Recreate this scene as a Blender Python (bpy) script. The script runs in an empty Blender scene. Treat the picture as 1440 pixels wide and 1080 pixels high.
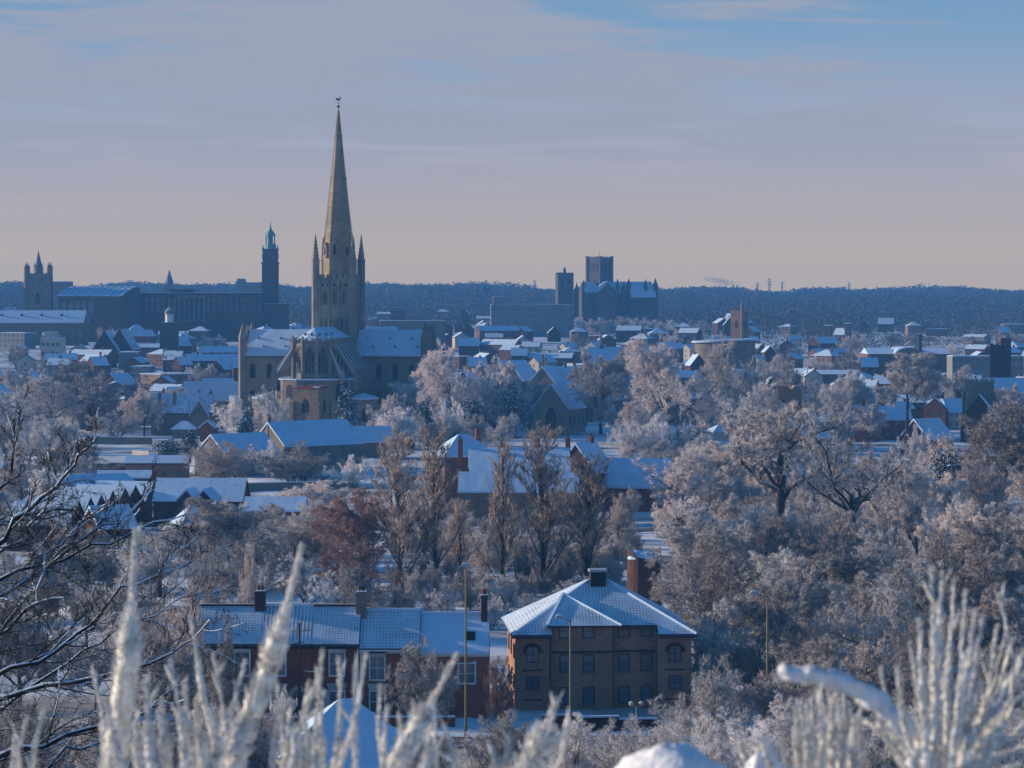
import bpy, math, random
import numpy as np
from mathutils import Vector, Matrix
R = math.radians
sc = bpy.context.scene
C = sc.collection

# ------------------------------------------------------------------ camera
CAMZ = 42.0            # eye height on the hill top, metres above the river meadows
F = 4400.0             # focal length in photo pixels (photo is 1440 wide)
HOR = 405.0            # photo row of the true horizon
cd = bpy.data.cameras.new('camera')
cam = bpy.data.objects.new('camera', cd); C.objects.link(cam)
cam.location = (0, 0, CAMZ); cam.rotation_euler = (R(90), 0, 0)
cd.sensor_width = 36.0; cd.lens = F/1440*36.0
cd.shift_y = -(540-HOR)/1440.0
cd.clip_start = 0.1; cd.clip_end = 40000
cd.dof.use_dof = True; cd.dof.focus_distance = 700.0; cd.dof.aperture_fstop = 21.0
sc.camera = cam

# ------------------------------------------------------------------ world, sun, exposure
SUN_EL, SUN_FWD = 14.0, 13.0     # sun low on the left, a little beyond square
w = bpy.data.worlds.new('World'); sc.world = w; w.use_nodes = True
wn, wl = w.node_tree.nodes, w.node_tree.links
wn.clear()
wo = wn.new('ShaderNodeOutputWorld'); bg = wn.new('ShaderNodeBackground')
sky = wn.new('ShaderNodeTexSky'); sky.sky_type = 'NISHITA'; sky.sun_disc = False
sky.sun_elevation = R(SUN_EL); sky.sun_rotation = R(-(90-SUN_FWD))
sky.air_density = 1.0; sky.dust_density = 0.6; sky.ozone_density = 3.5; sky.altitude = 50
def wnode(t, **kw):
    n = wn.new(t)
    for k, v in kw.items(): setattr(n, k, v)
    return n
tc = wnode('ShaderNodeTexCoord')
sep = wnode('ShaderNodeSeparateXYZ'); wl.new(tc.outputs['Generated'], sep.inputs[0])
tint = wnode('ShaderNodeMix', data_type='RGBA', blend_type='MULTIPLY'); tint.inputs['Factor'].default_value = 1
wl.new(sky.outputs[0], tint.inputs['A']); tint.inputs['B'].default_value = (0.50, 1.15, 1.40, 1)
# pale dusty band low over the horizon
hz = wnode('ShaderNodeMapRange'); hz.interpolation_type = 'SMOOTHSTEP'
wl.new(sep.outputs['Z'], hz.inputs['Value']); hz.inputs['From Min'].default_value = 0.34; hz.inputs['From Max'].default_value = 0.11
hz.inputs['To Min'].default_value = 0.0; hz.inputs['To Max'].default_value = 1.0
hcol = wnode('ShaderNodeValToRGB')
hr = wnode('ShaderNodeMapRange'); wl.new(sep.outputs['Z'], hr.inputs['Value']); hr.inputs['From Min'].default_value = 0.0; hr.inputs['From Max'].default_value = 0.12
e = hcol.color_ramp.elements
e[0].position = 0.0; e[0].color = (1.80, 1.20, 0.42, 1)
e[1].position = 1.0; e[1].color = (0.09, 0.22, 0.36, 1)
for p_, c_ in ((0.066, (1.80, 1.20, .42, 1)), (0.083, (1.22, 0.84, 0.37, 1)), (.117, (.81, .60, .345, 1)), (0.167, (0.59, 0.465, 0.345, 1)), (0.25, (0.465, 0.40, 0.365, 1)), (0.40, (0.355, 0.36, 0.415, 1)), (0.7, (.17, .29, .43, 1))):
    x_ = e.new(p_); x_.color = c_
wl.new(hr.outputs[0], hcol.inputs[0])
hs = wnode('ShaderNodeMix', data_type='RGBA', blend_type='MULTIPLY'); hs.inputs['Factor'].default_value = 1
wl.new(hcol.outputs[0], hs.inputs['A']); hs.inputs['B'].default_value = (10.6, 10.65, 10.9, 1)
m1 = wnode('ShaderNodeMix', data_type='RGBA'); wl.new(hz.outputs[0], m1.inputs['Factor'])
wl.new(tint.outputs['Result'], m1.inputs['A']); wl.new(hs.outputs['Result'], m1.inputs['B'])
# long thin cloud sheets
mp = wnode('ShaderNodeMapping'); mp.inputs['Scale'].default_value = (10.5, 10.5, 105.0); mp.inputs['Location'].default_value = (3.1, 0.4, 1.9)
wl.new(tc.outputs['Generated'], mp.inputs['Vector'])
nz = wnode('ShaderNodeTexNoise'); nz.inputs['Scale'].default_value = 1.0; nz.inputs['Detail'].default_value = 7; nz.inputs['Roughness'].default_value = 0.58; nz.inputs['Distortion'].default_value = 0.5
wl.new(mp.outputs[0], nz.inputs['Vector'])
# the sheets thin out towards the upper right
th1 = wnode('ShaderNodeMath', operation='MULTIPLY_ADD'); wl.new(sep.outputs['Z'], th1.inputs[0]); th1.inputs[1].default_value = 2.2; wl.new(sep.outputs['X'], th1.inputs[2])
th2 = wnode('ShaderNodeMapRange'); wl.new(th1.outputs[0], th2.inputs['Value']); th2.inputs['From Min'].default_value = 0.20; th2.inputs['From Max'].default_value = 0.38; th2.inputs['To Max'].default_value = -0.26
th3 = wnode('ShaderNodeMath', operation='ADD'); wl.new(nz.outputs['Fac'], th3.inputs[0]); wl.new(th2.outputs[0], th3.inputs[1])
cr = wnode('ShaderNodeMapRange'); cr.interpolation_type = 'SMOOTHSTEP'; wl.new(th3.outputs[0], cr.inputs['Value'])
cr.inputs['From Min'].default_value = 0.36; cr.inputs['From Max'].default_value = 0.54
cm = wnode('ShaderNodeMapRange'); cm.interpolation_type = 'SMOOTHSTEP'; wl.new(sep.outputs['Z'], cm.inputs['Value'])
cm.inputs['From Min'].default_value = 0.022; cm.inputs['From Max'].default_value = 0.062; cm.inputs['To Max'].default_value = 0.85
cf = wnode('ShaderNodeMath', operation='MULTIPLY'); wl.new(cr.outputs[0], cf.inputs[0]); wl.new(cm.outputs[0], cf.inputs[1])
fade = wnode('ShaderNodeMapRange'); wl.new(sep.outputs['Z'], fade.inputs['Value']); fade.inputs['From Min'].default_value = 0.13; fade.inputs['From Max'].default_value = 0.3
fade.inputs['To Min'].default_value = 1.0; fade.inputs['To Max'].default_value = 0.03
cf2 = wnode('ShaderNodeMath', operation='MULTIPLY'); wl.new(cf.outputs[0], cf2.inputs[0]); wl.new(fade.outputs[0], cf2.inputs[1])
m2 = wnode('ShaderNodeMix', data_type='RGBA'); wl.new(cf2.outputs[0], m2.inputs['Factor'])
wl.new(m1.outputs['Result'], m2.inputs['A']); m2.inputs['B'].default_value = (3.2, 3.3, 3.95, 1)
wl.new(m2.outputs['Result'], bg.inputs['Color']); bg.inputs['Strength'].default_value = 0.1
wl.new(bg.outputs[0], wo.inputs['Surface'])

sl = bpy.data.lights.new('sun', 'SUN'); sun = bpy.data.objects.new('sun', sl); C.objects.link(sun)
sl.energy = 5.0; sl.angle = R(0.5); sl.color = (1.0, 0.79, 0.57)
sd = Vector((math.cos(R(SUN_EL))*math.cos(R(SUN_FWD)), -math.cos(R(SUN_EL))*math.sin(R(SUN_FWD)), -math.sin(R(SUN_EL))))
sun.rotation_euler = sd.to_track_quat('-Z', 'Y').to_euler(); sun.location = (-200, 0, 200)
vs = sc.view_settings
sc.display_settings.display_device = 'sRGB'
vs.view_transform = 'Standard'; vs.look = 'None'; vs.gamma = 1; vs.use_curve_mapping = False
vs.exposure = 0.3
cy = sc.cycles
cy.use_denoising = True; cy.max_bounces = 5; cy.diffuse_bounces = 2; cy.glossy_bounces = 2; cy.transmission_bounces = 2
cy.volume_bounces = 1; cy.transparent_max_bounces = 8; cy.use_adaptive_sampling = True; cy.adaptive_threshold = 0.015
cy.sample_clamp_indirect = 4.0

# ------------------------------------------------------------------ helpers
def sm(a, b, x):
    t = np.clip((x-a)/(b-a), 0, 1); return t*t*(3-2*t)
def gz(x, y):
    """height of the ground"""
    x = np.asarray(x, float); y = np.asarray(y, float)
    hill = np.interp(y, [-400, -20, 2.5, 8, 250, 275], [41, 40.6, 40.45, 39.6, 1.6, 0.6])
    u = np.clip(x/np.maximum(y, 300.), -.25, .25)
    rise = sm(960, 1900, y)*(11-24*u) + sm(1900, 4600, y)*(17-16*u)
    low = 0.35*np.sin(x*.043+1.3)*np.sin(y*.031) + 0.4*np.sin(x*.017-y*.013)
    low = low*sm(260, 330, y)*(1+2.2*sm(1100, 2600, y))
    return np.where(y < 275, hill, 0.6) + rise + low
def PX(px, y): return (px-720.0)*y/F
def ZP(py, y): return CAMZ-(py-HOR)*y/F

def build_np(name, V, Fq, m, parent=None, smooth=False):
    """V (n,3), Fq list of face arrays with equal corner counts"""
    V = np.ascontiguousarray(V, dtype=np.float32)
    me = bpy.data.meshes.new(name)
    fs = [np.asarray(f, dtype=np.int32) for f in Fq if len(f)]
    nl = sum(f.size for f in fs); nf = sum(len(f) for f in fs)
    me.vertices.add(len(V)); me.vertices.foreach_set('co', V.ravel())
    me.loops.add(nl); me.polygons.add(nf)
    me.loops.foreach_set('vertex_index', np.concatenate([f.ravel() for f in fs]))
    tot = np.concatenate([np.full(len(f), f.shape[1], np.int32) for f in fs])
    st = np.concatenate([[0], np.cumsum(tot)[:-1]]).astype(np.int32)
    me.polygons.foreach_set('loop_start', st)
    if smooth: me.polygons.foreach_set('use_smooth', np.ones(nf, bool))
    me.update(calc_edges=True)
    if m: me.materials.append(m)
    return link(name, me, parent)
def link(name, me, parent=None):
    o = bpy.data.objects.new(name, me); C.objects.link(o)
    if parent is not None: o.parent = parent
    return o

class MB:
    """collects shapes of one mesh"""
    def __init__(s, M=None): s.v = []; s.f = []; s.M = M or Matrix()
    def add(s, vs, fs):
        b = len(s.v)
        s.v += [tuple(s.M @ Vector(p)) for p in vs]
        s.f += [tuple(i+b for i in f) for f in fs]
        return s
    def box(s, x0, x1, y0, y1, z0, z1):
        return s.add([(x0,y0,z0),(x1,y0,z0),(x1,y1,z0),(x0,y1,z0),(x0,y0,z1),(x1,y0,z1),(x1,y1,z1),(x0,y1,z1)],
                     [(0,3,2,1),(4,5,6,7),(0,1,5,4),(1,2,6,5),(2,3,7,6),(3,0,4,7)])
    def ext(s, poly, a, b, ax='y'):
        """extrude a 2-D polygon: ax y -> poly is (x,z); ax x -> poly is (y,z); ax z -> poly is (x,y)"""
        f = {'y': lambda p, t: (p[0], t, p[1]), 'x': lambda p, t: (t, p[0], p[1]), 'z': lambda p, t: (p[0], p[1], t)}[ax]
        n = len(poly)
        return s.add([f(p, a) for p in poly]+[f(p, b) for p in poly],
                     [tuple(range(n)), tuple(range(2*n-1, n-1, -1))]+[(i, i+n, (i+1) % n+n, (i+1) % n) for i in range(n)])
    def cyl(s, x, y, z0, z1, r0, r1=None, n=8, ph=None):
        r1 = r0 if r1 is None else r1; ph = math.pi/n if ph is None else ph
        c = [(math.cos(ph+2*math.pi*i/n), math.sin(ph+2*math.pi*i/n)) for i in range(n)]
        if r1 < 1e-3:
            return s.add([(x+r0*a, y+r0*b, z0) for a, b in c]+[(x, y, z1)], [tuple(range(n-1, -1, -1))]+[(i, (i+1) % n, n) for i in range(n)])
        return s.add([(x+r0*a, y+r0*b, z0) for a, b in c]+[(x+r1*a, y+r1*b, z1) for a, b in c],
                     [tuple(range(n-1, -1, -1)), tuple(range(n, 2*n))]+[(i, (i+1) % n, (i+1) % n+n, i+n) for i in range(n)])
    def lathe(s, prof, n=12, x=0, y=0):
        for (ra, za), (rb, zb) in zip(prof[:-1], prof[1:]):
            s.cyl(x, y, za, zb, max(ra, 2e-3), rb, n)
        return s
    def bar(s, p, q, w, h=None):
        """rectangular bar from p to q"""
        h = h or w; p = Vector(p); q = Vector(q); d = (q-p).normalized()
        a = d.cross(Vector((0, 0, 1)));
        a = Vector((1, 0, 0)) if a.length < 1e-3 else a.normalized()
        b = a.cross(d).normalized(); a *= w/2; b *= h/2
        return s.add([p-a-b, p+a-b, p+a+b, p-a+b, q-a-b, q+a-b, q+a+b, q-a+b],
                     [(0,3,2,1),(4,5,6,7),(0,1,5,4),(1,2,6,5),(2,3,7,6),(3,0,4,7)])
    def build(s, name, m, parent=None):
        me = bpy.data.meshes.new(name); me.from_pydata(s.v, [], s.f); me.update()
        if m: me.materials.append(m)
        return link(name, me, parent)

def thing(name, label, cat, loc=(0, 0, 0), rz=0.0, group=None):
    o = bpy.data.objects.new(name, None); C.objects.link(o); o.empty_display_size = 0.5
    o.location = loc; o.rotation_euler = (0, 0, R(rz)); o['label'] = label; o['category'] = cat
    if group: o['group'] = group
    return o
def tag(o, label=None, cat=None, group=None, kind=None):
    for k, v in (('label', label), ('category', cat), ('group', group), ('kind', kind)):
        if v: o[k] = v
    return o
def kids(o): return [c for c in bpy.data.objects if c.parent == o]
def tree_of(o):
    return [(c, [(g, []) for g in kids(c)]) for c in kids(o)]
def copy_tree(o, cached, label, group, loc, rz, scale=(1, 1, 1)):
    c = o.copy(); C.objects.link(c)
    c.location = loc; c.rotation_euler = (0, 0, R(rz)); c.scale = scale; c['label'] = label; c['group'] = group
    for ch, gs in cached:
        d = ch.copy(); C.objects.link(d); d.parent = c
        for g, _ in gs:
            k = g.copy(); C.objects.link(k); k.parent = d
    return c

# ------------------------------------------------------------------ materials
def mat(name, c1, c2=None, scale=1.0, rough=0.9, snow=0.0, lo=0.45, hi=0.75, brick=None, bump=0.0, spec=0.2, patch=0.0, rnd=0.0, sn=(0.56, 0.71, 0.89), detail=4):  # sn: lying snow, its colour tinted with the blue of shade
    """noise between two colours, optional brick courses, snow lying on faces that look up; rnd: brightness differs per object"""
    m = bpy.data.materials.new(name); m.use_nodes = True
    N, L = m.node_tree.nodes, m.node_tree.links
    b = N['Principled BSDF']; b.inputs['Roughness'].default_value = rough; b.inputs['Specular IOR Level'].default_value = spec
    tcn = N.new('ShaderNodeTexCoord'); no = N.new('ShaderNodeTexNoise'); no.inputs['Scale'].default_value = scale; no.inputs['Detail'].default_value = detail
    L.new(tcn.outputs['Object'], no.inputs['Vector'])
    rp = N.new('ShaderNodeMapRange'); L.new(no.outputs['Fac'], rp.inputs['Value']); rp.inputs['From Min'].default_value = 0.32; rp.inputs['From Max'].default_value = 0.68
    mx = N.new('ShaderNodeMix'); mx.data_type = 'RGBA'; L.new(rp.outputs[0], mx.inputs['Factor'])
    mx.inputs['A'].default_value = (*c1, 1); mx.inputs['B'].default_value = (*(c2 or tuple(x*.7 for x in c1)), 1)
    out = mx.outputs['Result']
    if brick:
        bw, bh, dark = brick
        sp = N.new('ShaderNodeSeparateXYZ'); L.new(tcn.outputs['Object'], sp.inputs[0])
        ad = N.new('ShaderNodeMath'); ad.operation = 'ADD'; L.new(sp.outputs['X'], ad.inputs[0]); L.new(sp.outputs['Y'], ad.inputs[1])
        cb = N.new('ShaderNodeCombineXYZ'); L.new(ad.outputs[0], cb.inputs['X']); L.new(sp.outputs['Z'], cb.inputs['Y'])
        bt = N.new('ShaderNodeTexBrick'); L.new(cb.outputs[0], bt.inputs['Vector'])
        bt.inputs['Scale'].default_value = 1; bt.inputs['Brick Width'].default_value = bw; bt.inputs['Row Height'].default_value = bh
        bt.inputs['Mortar Size'].default_value = bh*.09; bt.inputs['Color1'].default_value = (1, 1, 1, 1); bt.inputs['Color2'].default_value = (.72, .72, .72, 1); bt.inputs['Mortar'].default_value = (dark, dark, dark, 1)
        mm = N.new('ShaderNodeMix'); mm.data_type = 'RGBA'; mm.blend_type = 'MULTIPLY'; mm.inputs['Factor'].default_value = 1
        L.new(out, mm.inputs['A']); L.new(bt.outputs['Color'], mm.inputs['B']); out = mm.outputs['Result']
    if rnd:
        oi = N.new('ShaderNodeObjectInfo'); rr = N.new('ShaderNodeMapRange'); L.new(oi.outputs['Random'], rr.inputs['Value'])
        rr.inputs['To Min'].default_value = 1-rnd; rr.inputs['To Max'].default_value = 1+rnd
        mm = N.new('ShaderNodeMix'); mm.data_type = 'RGBA'; mm.blend_type = 'MULTIPLY'; mm.inputs['Factor'].default_value = 1
        L.new(out, mm.inputs['A']); L.new(rr.outputs[0], mm.inputs['B']); out = mm.outputs['Result']
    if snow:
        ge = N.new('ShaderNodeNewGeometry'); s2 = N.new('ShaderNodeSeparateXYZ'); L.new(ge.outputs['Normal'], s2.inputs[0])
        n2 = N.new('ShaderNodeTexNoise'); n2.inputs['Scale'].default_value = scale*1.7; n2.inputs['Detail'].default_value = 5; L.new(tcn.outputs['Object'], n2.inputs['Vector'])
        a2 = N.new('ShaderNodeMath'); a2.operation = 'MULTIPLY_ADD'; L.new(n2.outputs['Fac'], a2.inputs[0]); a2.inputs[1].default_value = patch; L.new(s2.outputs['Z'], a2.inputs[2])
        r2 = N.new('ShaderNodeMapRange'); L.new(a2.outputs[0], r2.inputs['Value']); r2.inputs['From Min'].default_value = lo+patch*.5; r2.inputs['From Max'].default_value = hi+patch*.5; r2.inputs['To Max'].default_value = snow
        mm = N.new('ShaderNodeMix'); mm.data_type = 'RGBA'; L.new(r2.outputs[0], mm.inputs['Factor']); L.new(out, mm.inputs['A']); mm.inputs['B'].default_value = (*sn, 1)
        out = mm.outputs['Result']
    L.new(out, b.inputs['Base Color'])
    if bump:
        bp = N.new('ShaderNodeBump'); bp.inputs['Strength'].default_value = 1.0; bp.inputs['Distance'].default_value = bump; L.new(no.outputs['Fac'], bp.inputs['Height']); L.new(bp.outputs[0], b.inputs['Normal'])
    return m

def mat_tiles(name, tile, tw=0.32, th=0.36, gap=0.16, lose=0.5, full=0.2):
    """pantiled roof under thin snow: every tile keeps its cap of snow, the laps between show dark"""
    m = bpy.data.materials.new(name); m.use_nodes = True
    N, L = m.node_tree.nodes, m.node_tree.links; b = N['Principled BSDF']; b.inputs['Roughness'].default_value = .85; b.inputs['Specular IOR Level'].default_value = .2
    t = N.new('ShaderNodeTexCoord'); bt = N.new('ShaderNodeTexBrick'); L.new(t.outputs['Object'], bt.inputs['Vector'])
    bt.inputs['Scale'].default_value = 1; bt.offset = 0.0; bt.inputs['Brick Width'].default_value = tw; bt.inputs['Row Height'].default_value = th
    bt.inputs['Mortar Size'].default_value = th*gap; bt.inputs['Mortar Smooth'].default_value = .5
    bt.inputs['Color1'].default_value = (0, 0, 0, 1); bt.inputs['Color2'].default_value = (0.25, .25, .25, 1); bt.inputs['Mortar'].default_value = (1, 1, 1, 1)
    no = N.new('ShaderNodeTexNoise'); no.inputs['Scale'].default_value = .45; no.inputs['Detail'].default_value = 5; L.new(t.outputs['Object'], no.inputs['Vector'])
    r = N.new('ShaderNodeMapRange'); L.new(no.outputs['Fac'], r.inputs['Value']); r.inputs['From Min'].default_value = .35; r.inputs['From Max'].default_value = .65; r.inputs['To Min'].default_value = full; r.inputs['To Max'].default_value = full+lose
    mu = N.new('ShaderNodeMath'); mu.operation = 'MULTIPLY'; mu.use_clamp = True; L.new(bt.outputs['Color'], mu.inputs[0]); L.new(r.outputs[0], mu.inputs[1])
    ge = N.new('ShaderNodeNewGeometry'); s2 = N.new('ShaderNodeSeparateXYZ'); L.new(ge.outputs['Normal'], s2.inputs[0])
    up = N.new('ShaderNodeMapRange'); L.new(s2.outputs['Z'], up.inputs['Value']); up.inputs['From Min'].default_value = .45; up.inputs['From Max'].default_value = .55; up.inputs['To Min'].default_value = 1; up.inputs['To Max'].default_value = 0
    mxm = N.new('ShaderNodeMath'); mxm.operation = 'MAXIMUM'; L.new(mu.outputs[0], mxm.inputs[0]); L.new(up.outputs[0], mxm.inputs[1])
    mm = N.new('ShaderNodeMix'); mm.data_type = 'RGBA'; L.new(mxm.outputs[0], mm.inputs['Factor']); mm.inputs['A'].default_value = (.60, .73, .89, 1); mm.inputs['B'].default_value = (*tile, 1)  # snow on tiles has the shade's blue in its colour
    L.new(mm.outputs['Result'], b.inputs['Base Color'])
    iv = N.new('ShaderNodeMath'); iv.operation = 'SUBTRACT'; iv.inputs[0].default_value = 1; L.new(bt.outputs['Fac'], iv.inputs[1])
    bp = N.new('ShaderNodeBump'); bp.inputs['Strength'].default_value = .6; bp.inputs['Distance'].default_value = .035; L.new(iv.outputs[0], bp.inputs['Height']); L.new(bp.outputs[0], b.inputs['Normal'])
    return m

M = {}
M['stone'] = mat('limestone', (.33, .285, .225), (.22, .19, .155), .35, snow=.9, lo=.75, hi=.9, bump=.05)
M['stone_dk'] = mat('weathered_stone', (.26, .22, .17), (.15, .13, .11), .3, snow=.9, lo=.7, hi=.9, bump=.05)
M['spire'] = mat('spire_stone', (.44, .335, .21), (.28, .22, .145), .25, snow=.8, lo=.8, hi=.95, brick=(1.2, .6, .8))
M['flint'] = mat('flint_wall', (.27, .205, .15), (.16, .125, .095), 1.3, snow=.9, lo=.75, hi=.9, bump=.05)
M['brick'] = mat('red_brick', (.33, .10, .06), (.22, .07, .045), .8, snow=.9, lo=.7, hi=.9, brick=(.46, .15, .85), rnd=.3)
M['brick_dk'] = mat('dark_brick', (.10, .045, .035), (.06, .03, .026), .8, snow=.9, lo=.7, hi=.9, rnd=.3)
M['brick_tan'] = mat('tan_brick', (.235, .15, .105), (.17, .11, .075), .6, snow=.9, lo=.7, hi=.9, rnd=.3)
M['brick_flat'] = mat('brown_brick', (.46, .245, .16), (.35, .185, .125), .5, snow=.9, lo=.75, hi=.9, brick=(.46, .15, .82))
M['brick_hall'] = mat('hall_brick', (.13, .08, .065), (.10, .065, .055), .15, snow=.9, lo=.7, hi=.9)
M['cream'] = mat('cream_render', (.52, .47, .40), (.42, .38, .33), .4, snow=.9, lo=.7, hi=.9, rnd=.2)
M['concrete'] = mat('pale_concrete', (.24, .25, .255), (.18, .19, .20), .2, snow=.9, lo=.7, hi=.9)
M['white'] = mat('white_paint', (.72, .72, .70), (.62, .62, .60), .8, rough=.5, snow=.9)
M['brick_city'] = mat('hazed_brick', (.17, .085, .062), (.10, .055, .042), .8, snow=.9, lo=.7, hi=.9, rnd=.4)  # distance haze put into the colour: red brick dulled to brown
M['ridge_stone'] = mat('grey_ridge_stone', (.125, .112, .10), (.08, .075, .07), .2, snow=.9, lo=.7, hi=.9)
M['orange'] = mat('orange_brick', (.50, .13, .05), (.38, .10, .04), .7, snow=.9, lo=.7, hi=.9)
M['snow'] = mat('snow', (.57, .72, .90), (.50, .65, .84), .35, rough=.75, bump=.12, detail=6)  # blue tint of shaded snow put into the base colour
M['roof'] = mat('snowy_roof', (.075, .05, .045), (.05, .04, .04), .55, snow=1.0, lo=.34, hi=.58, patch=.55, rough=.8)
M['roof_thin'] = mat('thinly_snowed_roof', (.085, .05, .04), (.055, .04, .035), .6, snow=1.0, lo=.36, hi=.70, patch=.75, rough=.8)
M['lead'] = mat('lead', (.14, .15, .165), (.10, .11, .12), .5, snow=.9, lo=.5, hi=.8, rough=.6)
M['copper'] = mat('green_copper', (.12, .36, .33), (.08, .27, .27), .5, rough=.6)
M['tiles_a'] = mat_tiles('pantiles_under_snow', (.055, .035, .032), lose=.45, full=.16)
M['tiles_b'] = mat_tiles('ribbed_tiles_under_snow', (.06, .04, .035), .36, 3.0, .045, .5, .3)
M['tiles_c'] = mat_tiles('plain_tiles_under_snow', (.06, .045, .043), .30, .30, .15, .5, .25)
M['glass'] = mat('window_glass', (.06, .085, .12), (.10, .125, .165), .9, rough=.1, spec=.8)
M['dark'] = mat('dark_opening', (.018, .018, .022), (.03, .03, .034), 1, rough=.7)
M['black'] = mat('black_iron', (.03, .03, .033), None, 2, rough=.6, snow=.8, lo=.7, hi=.9)
M['gold'] = mat('gilt', (.8, .5, .12), (.7, .4, .1), 2, rough=.35, spec=.6)
M['pole'] = mat('olive_pole', (.24, .22, .10), (.19, .17, .08), 1.5, rough=.6)
M['wood'] = mat('dark_wood', (.06, .045, .035), (.04, .03, .025), 3, rough=.9)
M['metal'] = mat('grey_metal', (.42, .43, .45), (.35, .36, .38), 3, rough=.45)
M['asphalt'] = mat('slushy_asphalt', (.05, .05, .055), (.16, .17, .19), .6, rough=.8, detail=6)
M['bark'] = mat('bark', (.055, .045, .038), (.035, .03, .027), 1.2, snow=.75, lo=.35, hi=.85, patch=.5)
M['bark_dk'] = mat('wet_bark', (.032, .027, .026), (.02, .018, .018), 1.5, snow=.7, lo=.6, hi=.92, patch=.4)
M['ivy'] = mat('evergreen_leaf', (.022, .035, .022), (.012, .022, .016), .9, snow=.9, lo=.45, hi=.8, patch=.7, rnd=.2)
M['cedar'] = mat('cedar_bough', (.025, .035, .03), (.015, .022, .02), .5, snow=.95, lo=.35, hi=.6, patch=.5)
def frost(name, pale, dark, bias=0.5, scale=3.6): 
    m = mat(name, dark, pale, scale, rough=.9, snow=0, rnd=.36, detail=6)
    mr = [n for n in m.node_tree.nodes if n.type == 'MAP_RANGE'][0]
    mr.inputs['From Min'].default_value = bias-.16; mr.inputs['From Max'].default_value = bias+.10
    return m
M['frost_white'] = frost('white_hoarfrost_twig', (.90, .86, .86), (.33, .29, .28), .45)
M['frost_pink'] = frost('pinkish_hoarfrost_twig', (.88, .78, .73), (.30, .235, .205), .46)
M['frost_grey'] = frost('grey_frosted_twig', (.80, .76, .75), (.17, .148, .14), .49)
M['frost_brown'] = frost('brown_frosted_twig', (.72, .65, .61), (.125, .10, .09), .51)
M['twig_rust'] = frost('rusty_twig', (.56, .38, .33), (.22, .11, .085), .50)
M['twig_poplar'] = frost('poplar_twig', (.66, .54, .46), (.30, .23, .18), .48)
# ------------------------------------------------------------------ ground
def make_ground():
    xs = np.sinh(np.linspace(-5.6, 5.6, 141))/np.sinh(5.6)*5200
    xs = np.unique(np.concatenate([xs, np.arange(-130, 131, 6.0)]))
    ys = np.concatenate([np.arange(-300, -20, 35), np.arange(-20, 20, 2.0), np.arange(20, 420, 8), np.arange(420, 1200, 25), np.arange(1200, 2600, 60), np.arange(2600, 6000, 200), np.arange(6000, 7401, 350)])
    X, Y = np.meshgrid(xs, ys); Z = gz(X, Y)
    rng = np.random.default_rng(5); Z += rng.normal(0, .05, Z.shape)*(Y > 12)*(Y < 900)
    n, k = X.shape; V = np.stack([X, Y, Z], -1).reshape(-1, 3)
    i = np.arange(n*k).reshape(n, k)
    q = np.stack([i[:-1, :-1], i[:-1, 1:], i[1:, 1:], i[1:, :-1]], -1).reshape(-1, 4)
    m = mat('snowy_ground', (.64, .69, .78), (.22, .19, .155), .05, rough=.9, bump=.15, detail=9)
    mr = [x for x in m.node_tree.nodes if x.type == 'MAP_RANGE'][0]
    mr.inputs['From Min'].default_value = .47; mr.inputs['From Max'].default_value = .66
    o = build_np('ground', V, [q], m, smooth=True); o['kind'] = 'structure'
make_ground()
def strip(name, pts, width, m, dz=.05):
    """a road or path laid on the ground along points (x, y)"""
    P = [Vector((*p, 0)) for p in pts]; Q = []
    for a, b in zip(P[:-1], P[1:]):
        n = max(2, int((b-a).length/4))
        Q += [a.lerp(b, i/n) for i in range(n)]
    Q.append(P[-1]); vs_, fs = [], []
    for i, p in enumerate(Q):
        d = (Q[min(i+1, len(Q)-1)]-Q[max(i-1, 0)]).normalized(); s = Vector((-d.y, d.x, 0))*width/2
        for e_ in (-1, -.5, 0, .5, 1):
            q = p+s*e_; vs_.append((q.x, q.y, float(gz(q.x, q.y))+dz))
    for i in range(len(Q)-1):
        for k in range(4): fs.append((5*i+k, 5*i+k+1, 5*i+k+6, 5*i+k+5))
    o = build_np(name, np.array(vs_), [np.array(fs)], m); o['kind'] = 'structure'; return o
strip('road', [(-60, 279), (-20, 281), (10, 283), (34, 281), (60, 274), (90, 262)], 6.5, M['asphalt'], .12)
strip('pavement', [(-60, 284.4), (-20, 286.2), (10, 288.2), (34, 286)], 2.0, M['snow'], .22)
strip('riverside_road', [(8, 522), (20, 538), (34, 545), (60, 548)], 6, M['asphalt'], .15)

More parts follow.
